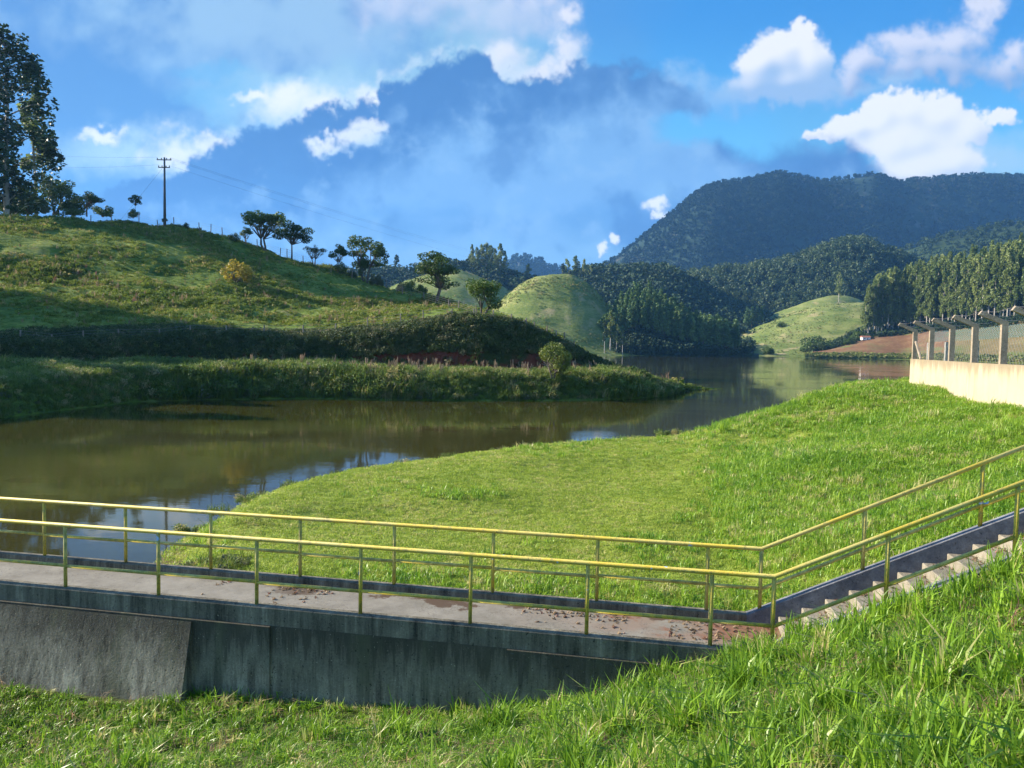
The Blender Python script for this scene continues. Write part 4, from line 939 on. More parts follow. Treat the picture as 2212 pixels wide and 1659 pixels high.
def project(Q):
    v = Q - np.array([0, 0, CAMZ]); fw = v[..., 1] * math.cos(PITCH) - v[..., 2] * math.sin(PITCH); up = v[..., 1] * math.sin(PITCH) + v[..., 2] * math.cos(PITCH)
    u = v[..., 0] / fw; q = up / fw
    return CX + FPX * (u * math.cos(ROLL) + q * math.sin(ROLL)), CY - FPX * (q * math.cos(ROLL) - u * math.sin(ROLL))
_pc = {}
def on(G, x, y):
    """point of a terrain grid seen at photo position x,y"""
    k = id(G)
    if k not in _pc: px, py = project(G); _pc[k] = (px.ravel(), py.ravel(), G.reshape(-1, 3))
    px, py, q = _pc[k]; d = np.hypot(px - x, (py - y) * 1.5)
    c = np.where(d < max(6.0, d.min() * 1.2))[0]; return q[c[np.argmin(q[c, 1] + d[c] * .5)]].copy()
def hpx(px, Y): return px / FPX * Y

# ------------------------------------------------------------------ trees of the left hillside, each one singled out
def T(kind, x, yb, ytop, name, label, cat='tree', G=None, dY=0.0, wide=1.0, var=None, group=None):
    p = on(G_LEFT if G is None else G, x, yb); p[1] += dY; p[2] -= 0.1
    if dY: p[0] = colx(x, p[1])
    if dY: p[2] = P(x, yb, p[1])[2]
    return place(kind, p, hpx(yb - ytop, p[1]) * (1.16 if kind[:5] in ('umbre', 'open', 'round') else 1.0), name, label, cat, group, wide, var)
T('umbrella', 580, 541, 457, 'flat_crowned_tree', 'large dark flat crowned tree, leftmost of the pair on the hill crest', wide=1.4, var=0)
T('umbrella', 634, 555, 485, 'flat_crowned_tree', 'dark umbrella tree just right of the biggest tree on the crest', wide=1.25, var=1)
T('umbrella', 534, 527, 492, 'small_tree', 'small round topped tree on the crest left of the flat crowned pair', wide=.9, var=2)
T('bush', 505, 521, 496, 'shrub', 'dark leaning shrub beside the small crest tree', 'shrub', wide=.8)
T('umbrella_grey', 682, 572, 529, 'dry_tree', 'grey thinly leaved spreading tree on the crest', wide=1.35, var=0)
T('umbrella', 741, 580, 526, 'flat_crowned_tree', 'dark tree with a dense low clump, left of the tall broad tree', wide=.9, var=2)
T('bush', 738, 590, 558, 'shrub', 'dark round bush at the foot of the crest trees', 'shrub', wide=.75)
T('open', 789, 610, 514, 'broad_tree', 'tall broad tree with open crown halfway down the crest line', wide=1.15, var=0)
T('round', 782, 606, 560, 'small_tree', 'dark bushy tree under the tall broad tree', wide=.7)
T('bush_grey', 824, 607, 572, 'shrub', 'grey green shrub right of the tall broad tree', 'shrub', wide=.8)
T('bush_mid', 762, 595, 578, 'shrub', 'small green bush between fence posts on the crest', 'shrub', wide=1.1)
T('open', 941, 657, 559, 'broad_tree', 'rounded open crowned tree at the lower end of the ridge', wide=1.3, var=1)
T('bush_mid', 890, 640, 596, 'shrub', 'grey green thicket left of the rounded open crowned tree', 'shrub', dY=14, wide=.85)
T('bush_grey', 868, 632, 598, 'shrub', 'pale thicket left of the grey green one on the ridge', 'shrub', dY=14, wide=.8)
T('bush', 908, 645, 606, 'shrub', 'dark bush under the rounded open crowned tree', 'shrub', dY=10, wide=.6)
T('round', 1044, 684, 603, 'round_tree', 'solitary dark dense tree on the end of the ridge before the cone hill', wide=1.35, var=0)
T('bush', 946, 660, 640, 'shrub', 'small dark shrub at the trunk of the rounded open crowned tree', 'shrub', wide=.8)
T('bush_yellow', 512, 606, 543, 'flowering_bush', 'yellow flowering bush on the middle of the hillside', 'bush', wide=.92)
T('eucalypt_big', 18, 470, 78, 'eucalyptus_tree', 'very tall dark eucalyptus at the left edge of the picture', dY=14, wide=1.6)
T('eucalypt_thin', 82, 470, 215, 'eucalyptus_tree', 'slender eucalyptus with bare lower trunk beside the very tall one', dY=24, wide=1.5, var=0)
T('eucalypt_big', -130, 470, 60, 'eucalyptus_tree', 'tall eucalyptus left of the very tall one, at the picture edge', dY=4, wide=1.2)
for i, (x, yb, yt, k, wd, dy, lb) in enumerate(((20, 462, 378, 'bush', 1.0, 22, 'dark thicket under the very tall eucalyptus'), (70, 462, 382, 'bush', 1.0, 24, 'dark thicket at the foot of the slender eucalyptus'), (120, 462, 388, 'round', 1.5, 26, 'dark rounded tree right of the slender eucalyptus'), (160, 466, 408, 'bush', 1.0, 22, 'dark bush sloping down right of the rounded tree'), (190, 466, 420, 'umbrella', 1.5, 18, 'small ragged tree at the end of the dark thicket'), (225, 468, 432, 'bush_mid', 1.1, 12, 'green bush ending the thicket before the pole'), (165, 466, 446, 'bush_mid', 1.6, 6, 'low sunlit bush in front of the dark thicket'), (100, 460, 440, 'bush_grey', 1.0, 10, 'grey bush in front of the thicket on the crest'), (40, 458, 436, 'bush', 1.3, 8, 'low dark bush on the crest below the eucalyptus'), (-40, 460, 410, 'bush', .8, 14, 'dark thicket at the picture edge on the crest'))):
    T(k, x, yb, yt, 'round_tree' if k == 'round' else 'shrub' if 'bush' in k else 'small_tree', lb, 'tree' if k in ('round', 'umbrella') else 'shrub', dY=dy, wide=wd)
T('bush', 289, 471, 446, 'shrub', 'dense dark bush on the crest left of the utility pole', 'shrub', wide=.85, dY=2)
T('umbrella', 294, 462, 424, 'small_tree', 'thin wispy tree growing out of the bush left of the pole', dY=4, wide=.75)
T('bush_mid', 357, 480, 467, 'shrub', 'little bush at the foot of the utility pole', 'shrub', wide=.8, dY=1)
T('bush_mid', 404, 488, 472, 'shrub', 'little bush on the crest right of the utility pole', 'shrub', wide=.7)
T('bush_grey', 432, 494, 484, 'shrub', 'low grey shrub on the crest by the fence', 'shrub', wide=.9)

# grove on the slope beyond the left edge of the picture: its shade falls over the foot of the hill
rg_ = np.random.RandomState(77)
for i in range(16):
    q = on(G_LEFT, -690, 700); q = np.array([-98 - 16 * (i % 4) / 3 + rg_.uniform(-2, 2), 66 + 2.3 * i + rg_.uniform(-1, 1), 0.0]); q[2] = min(gz(G_LEFT, q[0], q[1]), 16) - .5
    place('eucalypt_big' if i % 2 else 'eucalypt', q, rg_.uniform(26, 31), 'eucalyptus_tree', 'eucalyptus of the grove beyond the left edge shading the hill foot', 'tree', 'grove beyond the left edge', 1.5)

# utility pole and its lines
pb = on(G_LEFT, 358, 480); Hp = hpx(146, pb[1])
r = empty('utility_pole', pb); tag(r, 'tall dark utility pole with two cross arms on the hill crest', 'pole')
MB().tube([(0, 0, -1), (0, 0, Hp)], [.26, .14], 10).build('shaft', M['pole'], r, True)
for z, hw in ((Hp - .45, 1.25), (Hp - 1.75, 1.0)):
    m = MB(); m.box((0, -.16, z), (hw, .06, .07)); a = m.build('cross_arm', M['pole'], r)
    for xx in (-.92, -.35, .35, .92):
        MB().tube([(xx * hw, -.16, z + .06), (xx * hw, -.16, z + .14), (xx * hw, -.16, z + .34)], [.03, .09, .06], 6).build('insulator', M['pole'], a)
def cable(name, a, b, sag, rad, label, n=26):
    a = np.array(a, float); b = np.array(b, float); o0 = a.copy(); pts = []
    for i in range(n + 1):
        f = i / n; q = a * (1 - f) + b * f; q[2] -= sag * 4 * f * (1 - f); pts.append(q - o0)
    o = MB().tube(pts, rad, 4).build(name, M['cable']); o.location = o0; tag(o, label, 'cable', 'power lines'); return o
tp = pb + np.array([0, -.16, Hp])
cable('power_line', tp + np.array([-1.2, 0, 0]), P(-160, 300, 210), 1.5, .010, 'upper power line running left from the pole')
cable('power_line', tp + np.array([-.9, 0, -1.3]), P(-160, 335, 215), 1.6, .010, 'lower power line running left from the pole')
for k, (dx_, yy) in enumerate(((1.2, 596), (.4, 600), (.9, 612))):
    cable('power_line', tp + np.array([dx_, 0, -.1 if k < 2 else -1.4]), P(1330, yy, 560), 5.0, .011, ('topmost', 'middle', 'lowest')[k] + ' of the power lines running right from the pole across the sky')
cable('guy_wire', tp + np.array([0, 0, -1.5]), on(G_LEFT, 255, 470), 0.1, .014, 'guy wire slanting down to the left of the pole')

# wire fences of the hillside
def wire_fence(name, label, posts, hpxs, braces=(), dY=0.0, nw=4):
    pts = [on(G_LEFT, x, y) for x, y in posts]
    pts = [p + np.array([0, dY, 0]) for p in pts]
    r = empty(name, pts[0]); tag(r, label, 'fence', 'wire fences on the hillside'); RL = np.array(r.location); rg = random.Random(len(posts))
    tops = []
    for i, p in enumerate(pts):
        h = hpxs / FPX * p[1] * rg.uniform(.85, 1.15); l = np.array([rg.uniform(-.1, .1), rg.uniform(-.05, .05), 0])
        MB().tube([p - RL - np.array([0, 0, .5]), p - RL + l + np.array([0, 0, h])], [.085, .07], 6).build('post', M['wood_post'], r); tops.append((p, l, h))
        if i in braces: MB().tube([p - RL + np.array([-1.5, 0, -.2]), p - RL + np.array([0, 0, h * .8])], .06, 6).build('brace', M['wood_post'], r)
    for k in range(nw):
        f = .25 + .7 * k / max(1, nw - 1)
        MB().tube([p - RL + l * f + np.array([0, 0, h * f]) for p, l, h in tops], .011, 3, False).build('wire', M['wire'], r)
wire_fence('wire_fence', 'post and wire fence along the skyline of the hill', [(200, 466), (241, 468), (306, 470), (335, 479), (378, 485), (431, 495), (458, 503), (484, 510), (534, 529), (558, 537), (608, 550), (622, 553), (659, 567), (720, 586), (763, 600), (838, 620), (870, 633), (914, 647), (968, 662), (991, 668), (1028, 680)], 19)
wire_fence('wire_fence', 'post and wire fence along the foot of the pasture above the cut', [(42, 742), (111, 742), (180, 740), (258, 734), (343, 728), (413, 727), (489, 727), (570, 727), (657, 730), (726, 722), (793, 710), (862, 702), (914, 694), (972, 688), (1027, 686), (1068, 691), (1107, 702), (1134, 710), (1156, 718), (1180, 727), (1202, 737), (1220, 745), (1240, 755)], 25, (13, 17))

# shore shrubs
T('round_lit', 1197, 826, 733, 'sapling', 'young sunlit tree with pale crown and bare twigs on the red bank', 'tree', wide=.95)
sp = on(G_LEFT, 1199, 822)
r = empty('bare_shrub', sp); tag(r, 'bare pale twigs under the young sunlit tree', 'shrub'); rg = np.random.RandomState(4); m = MB()
m.tube([(0, 0, -.2), (-.05, 0, .9)], [.06, .045], 5)
for i in range(26):
    a = rg.rand() * 6.28; z = rg.uniform(.7, 1.1); e = np.array([math.cos(a) * rg.uniform(.6, 1.5), math.sin(a) * rg.uniform(.5, 1.3), z + rg.uniform(.3, 1.3)])
    m.tube([(-.05, 0, z), e * .55 + rg.randn(3) * .08 + np.array([0, 0, z * .4]), e], [.025, .018, .008], 4, False)
m.build('twigs', M['dead_twig'], r)
T('bush_mid', 1378, 818, 772, 'shrub', 'rounded leafy green shrub near the tip of the bank', 'shrub', wide=1.0)
T('bush_grey', 1345, 822, 788, 'shrub', 'dry brownish shrub in front of the rounded leafy one', 'shrub', wide=.9)
T('bush_grey', 1300, 832, 795, 'shrub', 'pale dry shrub with bare stem left of the tip', 'shrub', wide=.6)
T('bush_mid', 1440, 838, 815, 'shrub', 'low green shrub at the very tip of the bank', 'shrub', wide=1.4)

# ------------------------------------------------------------------ plantation, pines, ridge eucalypts
rng = np.random.RandomState(21)
GP = G_RED[:, 45:60]
n = 0
sil_x = [1850, 1872, 1890, 1920, 1960, 2000, 2060, 2120, 2170, 2212, 2400, 2700]; sil_y = [712, 625, 600, 586, 575, 560, 545, 530, 520, 508, 478, 450]
cand = []
for row, jr in enumerate((0, 1, 2, 3, 5, 7, 9, 11, 13)):
    xx = 1868 + row * 2.0
    while xx < 2330:
        p = None; i = int(np.interp(xx, [1740, 1790, 1840, 1880, 1960, 2050, 2130, 2212, 2400, 2700], np.linspace(0, 89, 10))); p = GP[i, jr].copy()
        cand.append((row, xx, p)); xx += rng.uniform(7, 13) * (1.0 if row < 3 else 1.25)
for row, xx, p in cand:
    p[0] += rng.uniform(-1, 1); p[1] += rng.uniform(-1.2, 1.2); px, py = project(p)
    back = np.interp(row, [0, 8], [0.55, 1.0])
    Hs = hpx(max(60, (py - np.interp(px, sil_x, sil_y))), p[1]); H = min(Hs, rng.uniform(30, 40)) * rng.uniform(.93, 1.04)
    place('eucalypt', p, H, 'eucalyptus_tree', 'tall slim eucalyptus of the dense plantation above the red field', 'tree', 'plantation eucalyptus', rng.uniform(.85, 1.1)); n += 1
    if n >= 290: break
# pine wood: rows over the low hill
n = 0
for i in range(3, 62, 2):
    for j in (14, 17, 20, 23, 26, 29, 33, 37):
        p = G_PINE[i, j].copy(); p[0] += rng.uniform(-1.6, 1.6); p[1] += rng.uniform(-1.6, 1.6)
        if p[2] < .3 or n >= 230: continue
        place('pine', p, rng.uniform(15, 19.5), 'pine_tree', 'dark conifer of the dense wood on the far shore', 'tree', 'conifers on the far shore', rng.uniform(1.0, 1.35)); n += 1
for k, (x, yb, yt, wd) in enumerate(((1318, 764, 672, 1.0), (1332, 764, 700, .9), (1345, 764, 712, 1.0), (1306, 764, 690, .8))):
    p = W(x, 767.5, 0.0); p = np.array([colx(x, 392 - k), 392 - k, .2]); place('eucalypt_thin', p, hpx(yb - yt, 392), 'lakeside_tree', ('tallest', 'middle', 'rightmost', 'leftmost')[k] + ' of the pale slender trees at the water edge before the pine wood', 'tree', 'pale trees at the water edge', wd * 1.5)
ORD = ['first', 'second', 'third', 'fourth', 'fifth', 'sixth', 'seventh', 'eighth', 'ninth']; _n = 0
for x, yb, yt, wd in ((1014, 580, 528, 1), (1022, 582, 540, .9), (1032, 584, 532, 1.1), (1041, 584, 526, 1), (1050, 585, 524, 1.2), (1060, 586, 528, 1.2), (1068, 588, 536, 1), (1083, 590, 526, 1.3), (1092, 592, 540, 1)):
    _o = T('eucalypt', x, yb + 10, yt, 'eucalyptus_tree', 'x', 'tree', G_FOR1, wide=wd * 1.35, group='clump on the wooded hill'); _o['label'] = ORD[_n] + ' of the nine tall eucalyptus on the wooded hill top, counted from the left'; _n += 1
T('eucalypt_thin', 856, 596, 546, 'eucalyptus_tree', 'solitary far eucalyptus above the wooded hill left of the clump', 'tree', G_FOR1, wide=1.9, var=1)
_n = 0
for x, yb, yt, wd, k in ((1145, 612, 566, 1.5, 'eucalypt'), (1207, 612, 560, 1.4, 'eucalypt_thin'), (1219, 612, 556, 1.5, 'eucalypt_thin'), (1243, 612, 554, 1.6, 'eucalypt'), (1260, 612, 562, 1.4, 'eucalypt'), (1272, 612, 572, 1.2, 'eucalypt_thin')):
    _o = T(k, x, yb + 6, yt, 'eucalyptus_tree', 'x', 'tree', G_FOR2 if x > 1200 else G_FOR1, wide=wd, group='skyline eucalyptus behind the cone hill'); _o['label'] = ORD[_n] + ' from the left of the feathery eucalyptus on the skyline behind the cone hill'; _n += 1
T('bush', 1688, 706, 690, 'round_tree', 'small solitary round tree on the far pasture', 'tree', G_RPAST, wide=1.1)
T('bush_mid', 1762, 760, 712, 'round_tree', 'big leafy tree at the far shore below the pasture', 'tree', G_RPAST, wide=1.1)
T('bush', 1782, 762, 726, 'round_tree', 'darker bushy tree right of the big leafy tree at the far shore', 'tree', G_RPAST, wide=1.0)
T('bush', 1663, 763, 738, 'shrub', 'small dark bush on the far shore left of the big leafy tree', 'shrub', G_RPAST, wide=1.0)
T('bush', 1835, 742, 722, 'shrub', 'dark bush beside the tiny white house', 'shrub', G_RED, wide=1.2)
T('bush', 1850, 735, 708, 'round_tree', 'dark tree shading the tiny white house', 'tree', G_RED, wide=1.0)
T('eucalypt', 1813, 652, 590, 'eucalyptus_tree', 'solitary eucalyptus in front of the shaded ridge wood', 'tree', G_RUP, wide=1.2)
for k, x in enumerate((1612, 1622, 1632, 1642)):
    T('pine', x, 716 - k * 4, 662, 'round_tree', ('first', 'second', 'third', 'fourth')[k] + ' from the left of the bluish trees left of the far pasture', 'tree', G_RPAST, dY=20, wide=1.3, group='clump left of the far pasture')

# tiny white house under the plantation
hb = on(G_RED, 1868, 732); r = empty('house', hb); tag(r, 'tiny white house with tiled roof under the plantation edge', 'house'); r.scale = (.6, .6, .6)
m = MB(); m.box((0, 0, 1.4), (4.2, 2.6, 1.5)); m.build('wall', M['plaster'], r)
m = MB(); m.raw([(-4.7, -3.2, 2.85), (4.7, -3.2, 2.85), (4.7, 3.2, 2.85), (-4.7, 3.2, 2.85), (-4.7, 0, 4.4), (4.7, 0, 4.4)], [(0, 1, 5, 4), (2, 3, 4, 5), (0, 4, 3), (1, 2, 5), (3, 2, 1, 0)]); m.build('roof', M['roof_tile'], r)
m = MB(); m.box((1.2, -2.62, 1.0), (.5, .05, 1.0)); m.build('door', M['wood_post'], r)
m = MB(); m.box((-1.8, -2.62, 1.5), (.6, .05, .5)); m.build('window', M['cable'], r)
# ------------------------------------------------------------------ mass vegetation (stuff)
def tuft(rng, nb, h, spread, width, bend, seg=2):
    V = []; F = []
    for i in range(nb):
        a = rng.rand() * 6.28; b = np.array([math.cos(a), math.sin(a), 0]) * spread * math.sqrt(rng.rand()); L = h * rng.uniform(.5, 1.15)
        ya = rng.rand() * 6.28; o_ = np.array([math.cos(ya), math.sin(ya), 0]); ln = rng.uniform(.1, 1.0) * bend
        w_ = width * rng.uniform(.6, 1.2); sd = np.array([-o_[1], o_[0], 0]) * w_ * .5
        m1 = b + o_ * L * .28 * ln + np.array([0, 0, L * .55]); tip = b + o_ * L * (.55 + .45 * ln) * ln * 1.25 + np.array([0, 0, L * (1.0 - .42 * ln)])
        k = len(V); V += [b - sd * .7, b + sd * .7, m1 + sd, m1 - sd, tip]; F += [(k, k + 1, k + 2), (k, k + 2, k + 3), (k + 3, k + 2, k + 4)]
    return np.array(V), np.array(F)
def leafy(rng, nl, h, spread, size):
    V, F = leaf_cloud(rng, [((0, 0, h * .5), (spread, spread, h * .5))], nl, size, 1.3, shell=.2); V[:, 2] = np.maximum(V[:, 2], 0)
    return V, F
def reed(rng, h):
    m = MB()
    for i in range(7):
        a = rng.rand() * 6.28; b = np.array([math.cos(a), math.sin(a), 0]) * .3 * rng.rand(); L = h * rng.uniform(.7, 1.1); t_ = b + np.array([rng.randn() * .08, rng.randn() * .08, L])
        m.tube([b, t_], [.016, .012], 3, False); m.tube([t_ - np.array([0, 0, .3 * L]), t_ - np.array([0, 0, .12 * L]), t_ + np.array([0, 0, .05])], [.02, .055, .015], 4, False)
    return m
R = np.random.RandomState
C_NEAR = proto_collection('near_tuft', [mesh_data('t', *tuft(R(i), 20, .12, .10, .011, 1.25), M['grass_near']) for i in range(4)] + [mesh_data('t', *tuft(R(20 + i), 14, .25, .09, .014, 1.0), M['grass_near']) for i in range(3)] + [mesh_data('t', *tuft(R(40 + i), 18, .44, .10, .017, .9), M['grass_near']) for i in range(3)] + [mesh_data('t', *leafy(R(60 + i), 26, .07, .11, .028), M['grass_near']) for i in range(2)] + [mesh_data('t', *tuft(R(80), 14, .22, .10, .006, 1.2), M['dry_stem'])])
C_LAWN = proto_collection('lawn_tuft', [mesh_data('t', *tuft(R(100 + i), 26, .05, .11, .009, 1.2), M['grass_lawn']) for i in range(5)] + [mesh_data('t', *tuft(R(120 + i), 22, .16, .12, .014, 1.0), M['grass_slope']) for i in range(4)] + [mesh_data('t', *tuft(R(140), 20, .34, .12, .014, .8), M['grass_slope'])])
C_HILL = proto_collection('hill_tuft', [mesh_data('t', *tuft(R(200 + i), 26, .55, .45, .06, 1.0), M['grass_hill']) for i in range(4)] + [mesh_data('t', *leafy(R(220 + i), 26, .7, .5, .22), M['grass_hill']) for i in range(3)] + [mesh_data('t', *tuft(R(240), 12, 1.1, .25, .045, .5), M['dry_stem'])])
C_BANK = proto_collection('bank_plant', [mesh_data('t', *tuft(R(300 + i), 34, 1.25, .5, .055, .9), M['bank_leaf']) for i in range(3)] + [mesh_data('t', *leafy(R(320 + i), 200, 1.0, .70, .12), M['bank_leaf']) for i in range(4)] + [mesh_data('t', *tuft(R(340), 26, 1.0, .5, .05, .8), M['grass_hill']), mesh_data('t', *leafy(R(350), 160, .8, .7, .11), M['tree_grey'])])
C_CUT = proto_collection('cut_plant', [mesh_data('t', *tuft(R(360 + i), 30, .9, .5, .045, 1.1), M['cut_leaf_shaded']) for i in range(3)] + [mesh_data('t', *leafy(R(370 + i), 180, .9, .65, .12), M['cut_leaf_shaded']) for i in range(3)] + [mesh_data('t', *tuft(R(380), 26, .9, .5, .05, .8), M['bank_leaf']), mesh_data('t', *leafy(R(385), 150, .8, .6, .11), M['bank_leaf']), mesh_data('t', *leafy(R(390), 140, .8, .6, .11), M['tree_grey'])])
C_REED = proto_collection('reed_plant', [reed(R(400 + i), 1.9).data('r', M['plume']) for i in range(3)] + [mesh_data('r', *tuft(R(420), 24, 1.0, .35, .04, .6), M['dry_stem'])])
C_FAR = proto_collection('far_tuft', [mesh_data('t', *tuft(R(500 + i), 12, 1.1, .9, .22, 1.0), M['grass_far']) for i in range(3)] + [mesh_data('t', *leafy(R(520), 16, 1.2, .9, .5), M['grass_far'])])
def crown_lp(seed, mat, n=70, size=1.5, tall=False):
    rg = R(seed); bl = []
    for i in range(7):
        a = rg.rand() * 6.28; rr = 2.6 * math.sqrt(rg.rand()); bl.append(((rr * math.cos(a), rr * math.sin(a), rg.uniform(2.5, 8.5) if not tall else rg.uniform(5, 19)), (rg.uniform(1.4, 2.4),) * 2 + (rg.uniform(1.4, 2.2) * (1.6 if tall else 1),)))
    V, F = leaf_cloud(rg, bl, n, size, 1.2, shell=.75); return V, F
def crown_trunk(seed, mat, tall):
    V, F = crown_lp(seed, mat, 130 if tall else 110, 1.25, tall); return mesh_data('c', V, F, M[mat])
C_FOREST = proto_collection('forest_tree', [crown_trunk(600 + i, 'forest', False) for i in range(5)])
C_TALL = proto_collection('tall_forest_tree', [crown_trunk(640 + i, 'eucalypt_far', True) for i in range(5)])
C_MTN = proto_collection('mountain_tree', [mesh_data('c', *crown_lp(680 + i, '', 34, 2.4), M['mountain_tree']) for i in range(4)])

def rots(n, rng, tilt=.12): return np.stack([rng.randn(n) * tilt, rng.randn(n) * tilt, rng.rand(n) * 6.283], 1)
def inview(p, mx=260, my=200):
    k = np.zeros(len(p), bool)                                  # seen from the camera or from a few steps beside it
    for off in (-2.6, 0.0, 2.6):
        x, y = project(p - np.array([off, 0, 0])); k |= (x > -mx) & (x < 2212 + mx) & (y < 1659 + my) & (p[:, 1] > 0.8)
    return k
# near embankment
rng = R(900)
p, nr = sample_grid(G_EMB, 190000, rng); k = inview(p, 300, 260); p = p[k]
s, t_ = st(p[:, 0], p[:, 1]); d = np.hypot(p[:, 0], p[:, 1])
butt = (s < 2.4) & (t_ > -.55); p = p[~butt]; d = d[~butt]; s = s[~butt]; t_ = t_[~butt]
keep = rng.rand(len(p)) < np.clip((6.5 / d) ** 1.2, .25, 1); p = p[keep]; s = s[keep]; t_ = t_[keep]; n = len(p)
cl = fbm(p[:, 0] * .7, p[:, 1] * .7, 3, 31); right = np.clip((p[:, 0] + 0.5) / 4, 0, 1)
# clumps of long grass stand here and there, denser to the right and along the wall
nc = 130; cc = p[rng.choice(n, nc * 3)]; cr = np.clip((cc[:, 0] + 2.5) / 5, .12, 1); cc = cc[rng.rand(len(cc)) < cr][:nc]
dcl = np.min(np.hypot(p[:, None, 0] - cc[None, :, 0], p[:, None, 1] - cc[None, :, 1]), 1); inc = dcl < .24
idx = rng.randint(0, 4, n); u = rng.rand(n)
idx = np.where(u < .30, rng.randint(10, 12, n), idx)
mid = u > (.90 - .14 * right - .30 * cl); idx = np.where(mid, rng.randint(4, 7, n), idx)
wall_edge = (t_ > -.50 - .2 * rng.rand(n)) & (rng.rand(n) < .22); idx = np.where(wall_edge, rng.randint(4, 7, n), idx)
idx = np.where(inc & (rng.rand(n) < .55), np.where(rng.rand(n) < .5, rng.randint(7, 10, n), rng.randint(4, 7, n)), idx)
idx = np.where((s > 10.3) & (t_ > -1.1) & (rng.rand(n) < .30), rng.randint(6, 10, n), idx)
idx = np.where(rng.rand(n) < .06, 12, idx)
scl = rng.uniform(.65, 1.15, n) * (1 + .3 * cl)
bare = fbm(p[:, 0] * .45 + 3, p[:, 1] * .45, 3, 77) > .42; kk = ~(bare & (rng.rand(n) < .75)); 
scatter('foreground_grass', p[kk], rots(n, rng, .16)[kk], scl[kk], idx[kk], C_NEAR, 'long rough grass covering the embankment in the foreground', 'grass')
# lawn and slope
rng = R(901)
p, nr = sample_grid(G_LAWN, 620000, rng); k = inview(p, 200, 50) & (p[:, 2] > -.02); p = p[k]
d = p[:, 1]; p = p[rng.rand(len(p)) < np.clip((15.0 / d) ** 1.5, .04, 1)]
behind = p[:, 0] > wallx(p[:, 1]) - .15; p = p[~(behind & (p[:, 1] < 46))]; n = len(p)
s, t_ = st(p[:, 0], p[:, 1]); far = np.clip((p[:, 1] - 14) / 30, 0, 1)
slope = np.clip((p[:, 2] - .74) / .75 + .55 * fbm(p[:, 0] * .25, p[:, 1] * .25, 3, 37), 0, 1) * np.clip((p[:, 2] - .70) / .15, 0, 1); slope = np.maximum(slope, np.clip(1 - (t_ - 1.6) / 1.6, 0, 1) * .5 * np.clip((s - 2) / 5, 0, 1))
edge_ = (p[:, 2] < .5) & (p[:, 1] > 15); cl = fbm(p[:, 0] * .35, p[:, 1] * .35, 3, 33)
u = rng.rand(n); idx = rng.randint(0, 5, n); idx = np.where(u < slope * (.80 + .5 * cl), rng.randint(5, 9, n), idx); idx = np.where((u > .985) & (slope > .3), 9, idx)
idx = np.where(edge_ & (rng.rand(n) < .10), rng.randint(5, 9, n), idx)
scl = rng.uniform(.75, 1.3, n) * (1 + .6 * far)
scatter('lawn_grass', p, rots(n, rng, .14), scl, idx, C_LAWN, 'short mown grass of the lawn and longer grass on its slope', 'grass')
# weeds along the water edge of the lawn
rng = R(902); pts = []; ids = []; sc = []
for (x, y, z) in edge:
    for q in range(26 if x < 1700 else 8):
        c = W(x + rng.uniform(-45, 45), y + rng.uniform(-2, 5), max(.1, z - .15)); pts.append(c); ids.append(rng.choice([0, 1, 2, 3, 4, 7])); sc.append(rng.uniform(.12, .30))
for (x, y) in ((1430, 935), (1425, 938), (1440, 936), (1350, 952), (1605, 915), (1610, 915), (540, 1095)):
    for q in range(5): c = W(x + rng.uniform(-9, 9), y + 8, .45); pts.append(c); ids.append(rng.choice([3, 4, 8])); sc.append(rng.uniform(.2, .42))
for q in range(60): s_ = rng.uniform(-.2, 1.7); c = D3(s_, 1.75 + rng.uniform(0, 1.6), 0); c[2] = float(lawn_z(np.array([c[0]]), np.array([c[1]]))[0]); pts.append(c); ids.append(rng.choice([0, 7, 8])); sc.append(rng.uniform(.12, .28))
for q in range(70): c = W(545 + rng.uniform(-38, 38), 1142 + rng.uniform(-7, 7), .5); pts.append(c); ids.append(7); sc.append(rng.uniform(.18, .30))
n = len(pts); scatter('shore_weeds', np.array(pts), rots(n, rng), np.array(sc), np.array(ids), C_BANK, 'straggling weeds along the water edge of the lawn', 'weeds')
# pasture hillside
rng = R(903)
def lsub(j0, j1): return G_LEFT[:, int(j0 * 12):int(j1 * 12) + 1]
p, nr = sample_grid(lsub(4, 8.4), 150000, rng); p = p[inview(p, 300, 50)]
cl = fbm(p[:, 0] * .11, p[:, 1] * .11, 4, 35); keep = rng.rand(len(p)) < np.clip(.32 + .75 * cl, .08, 1) * np.clip(1.1 - .004 * p[:, 1], .3, 1); p = p[keep]; cl = cl[keep]; n = len(p)
idx = np.where(rng.rand(n) < .85, rng.randint(0, 4, n), rng.randint(4, 7, n)); idx = np.where(rng.rand(n) < .03, 7, idx)
scatter('hill_grass', p, rots(n, rng), rng.uniform(.35, .8, n) * (1 + .9 * np.clip(cl, -.5, 1)), idx, C_HILL, 'tussocky pasture grass on the hillside', 'grass')
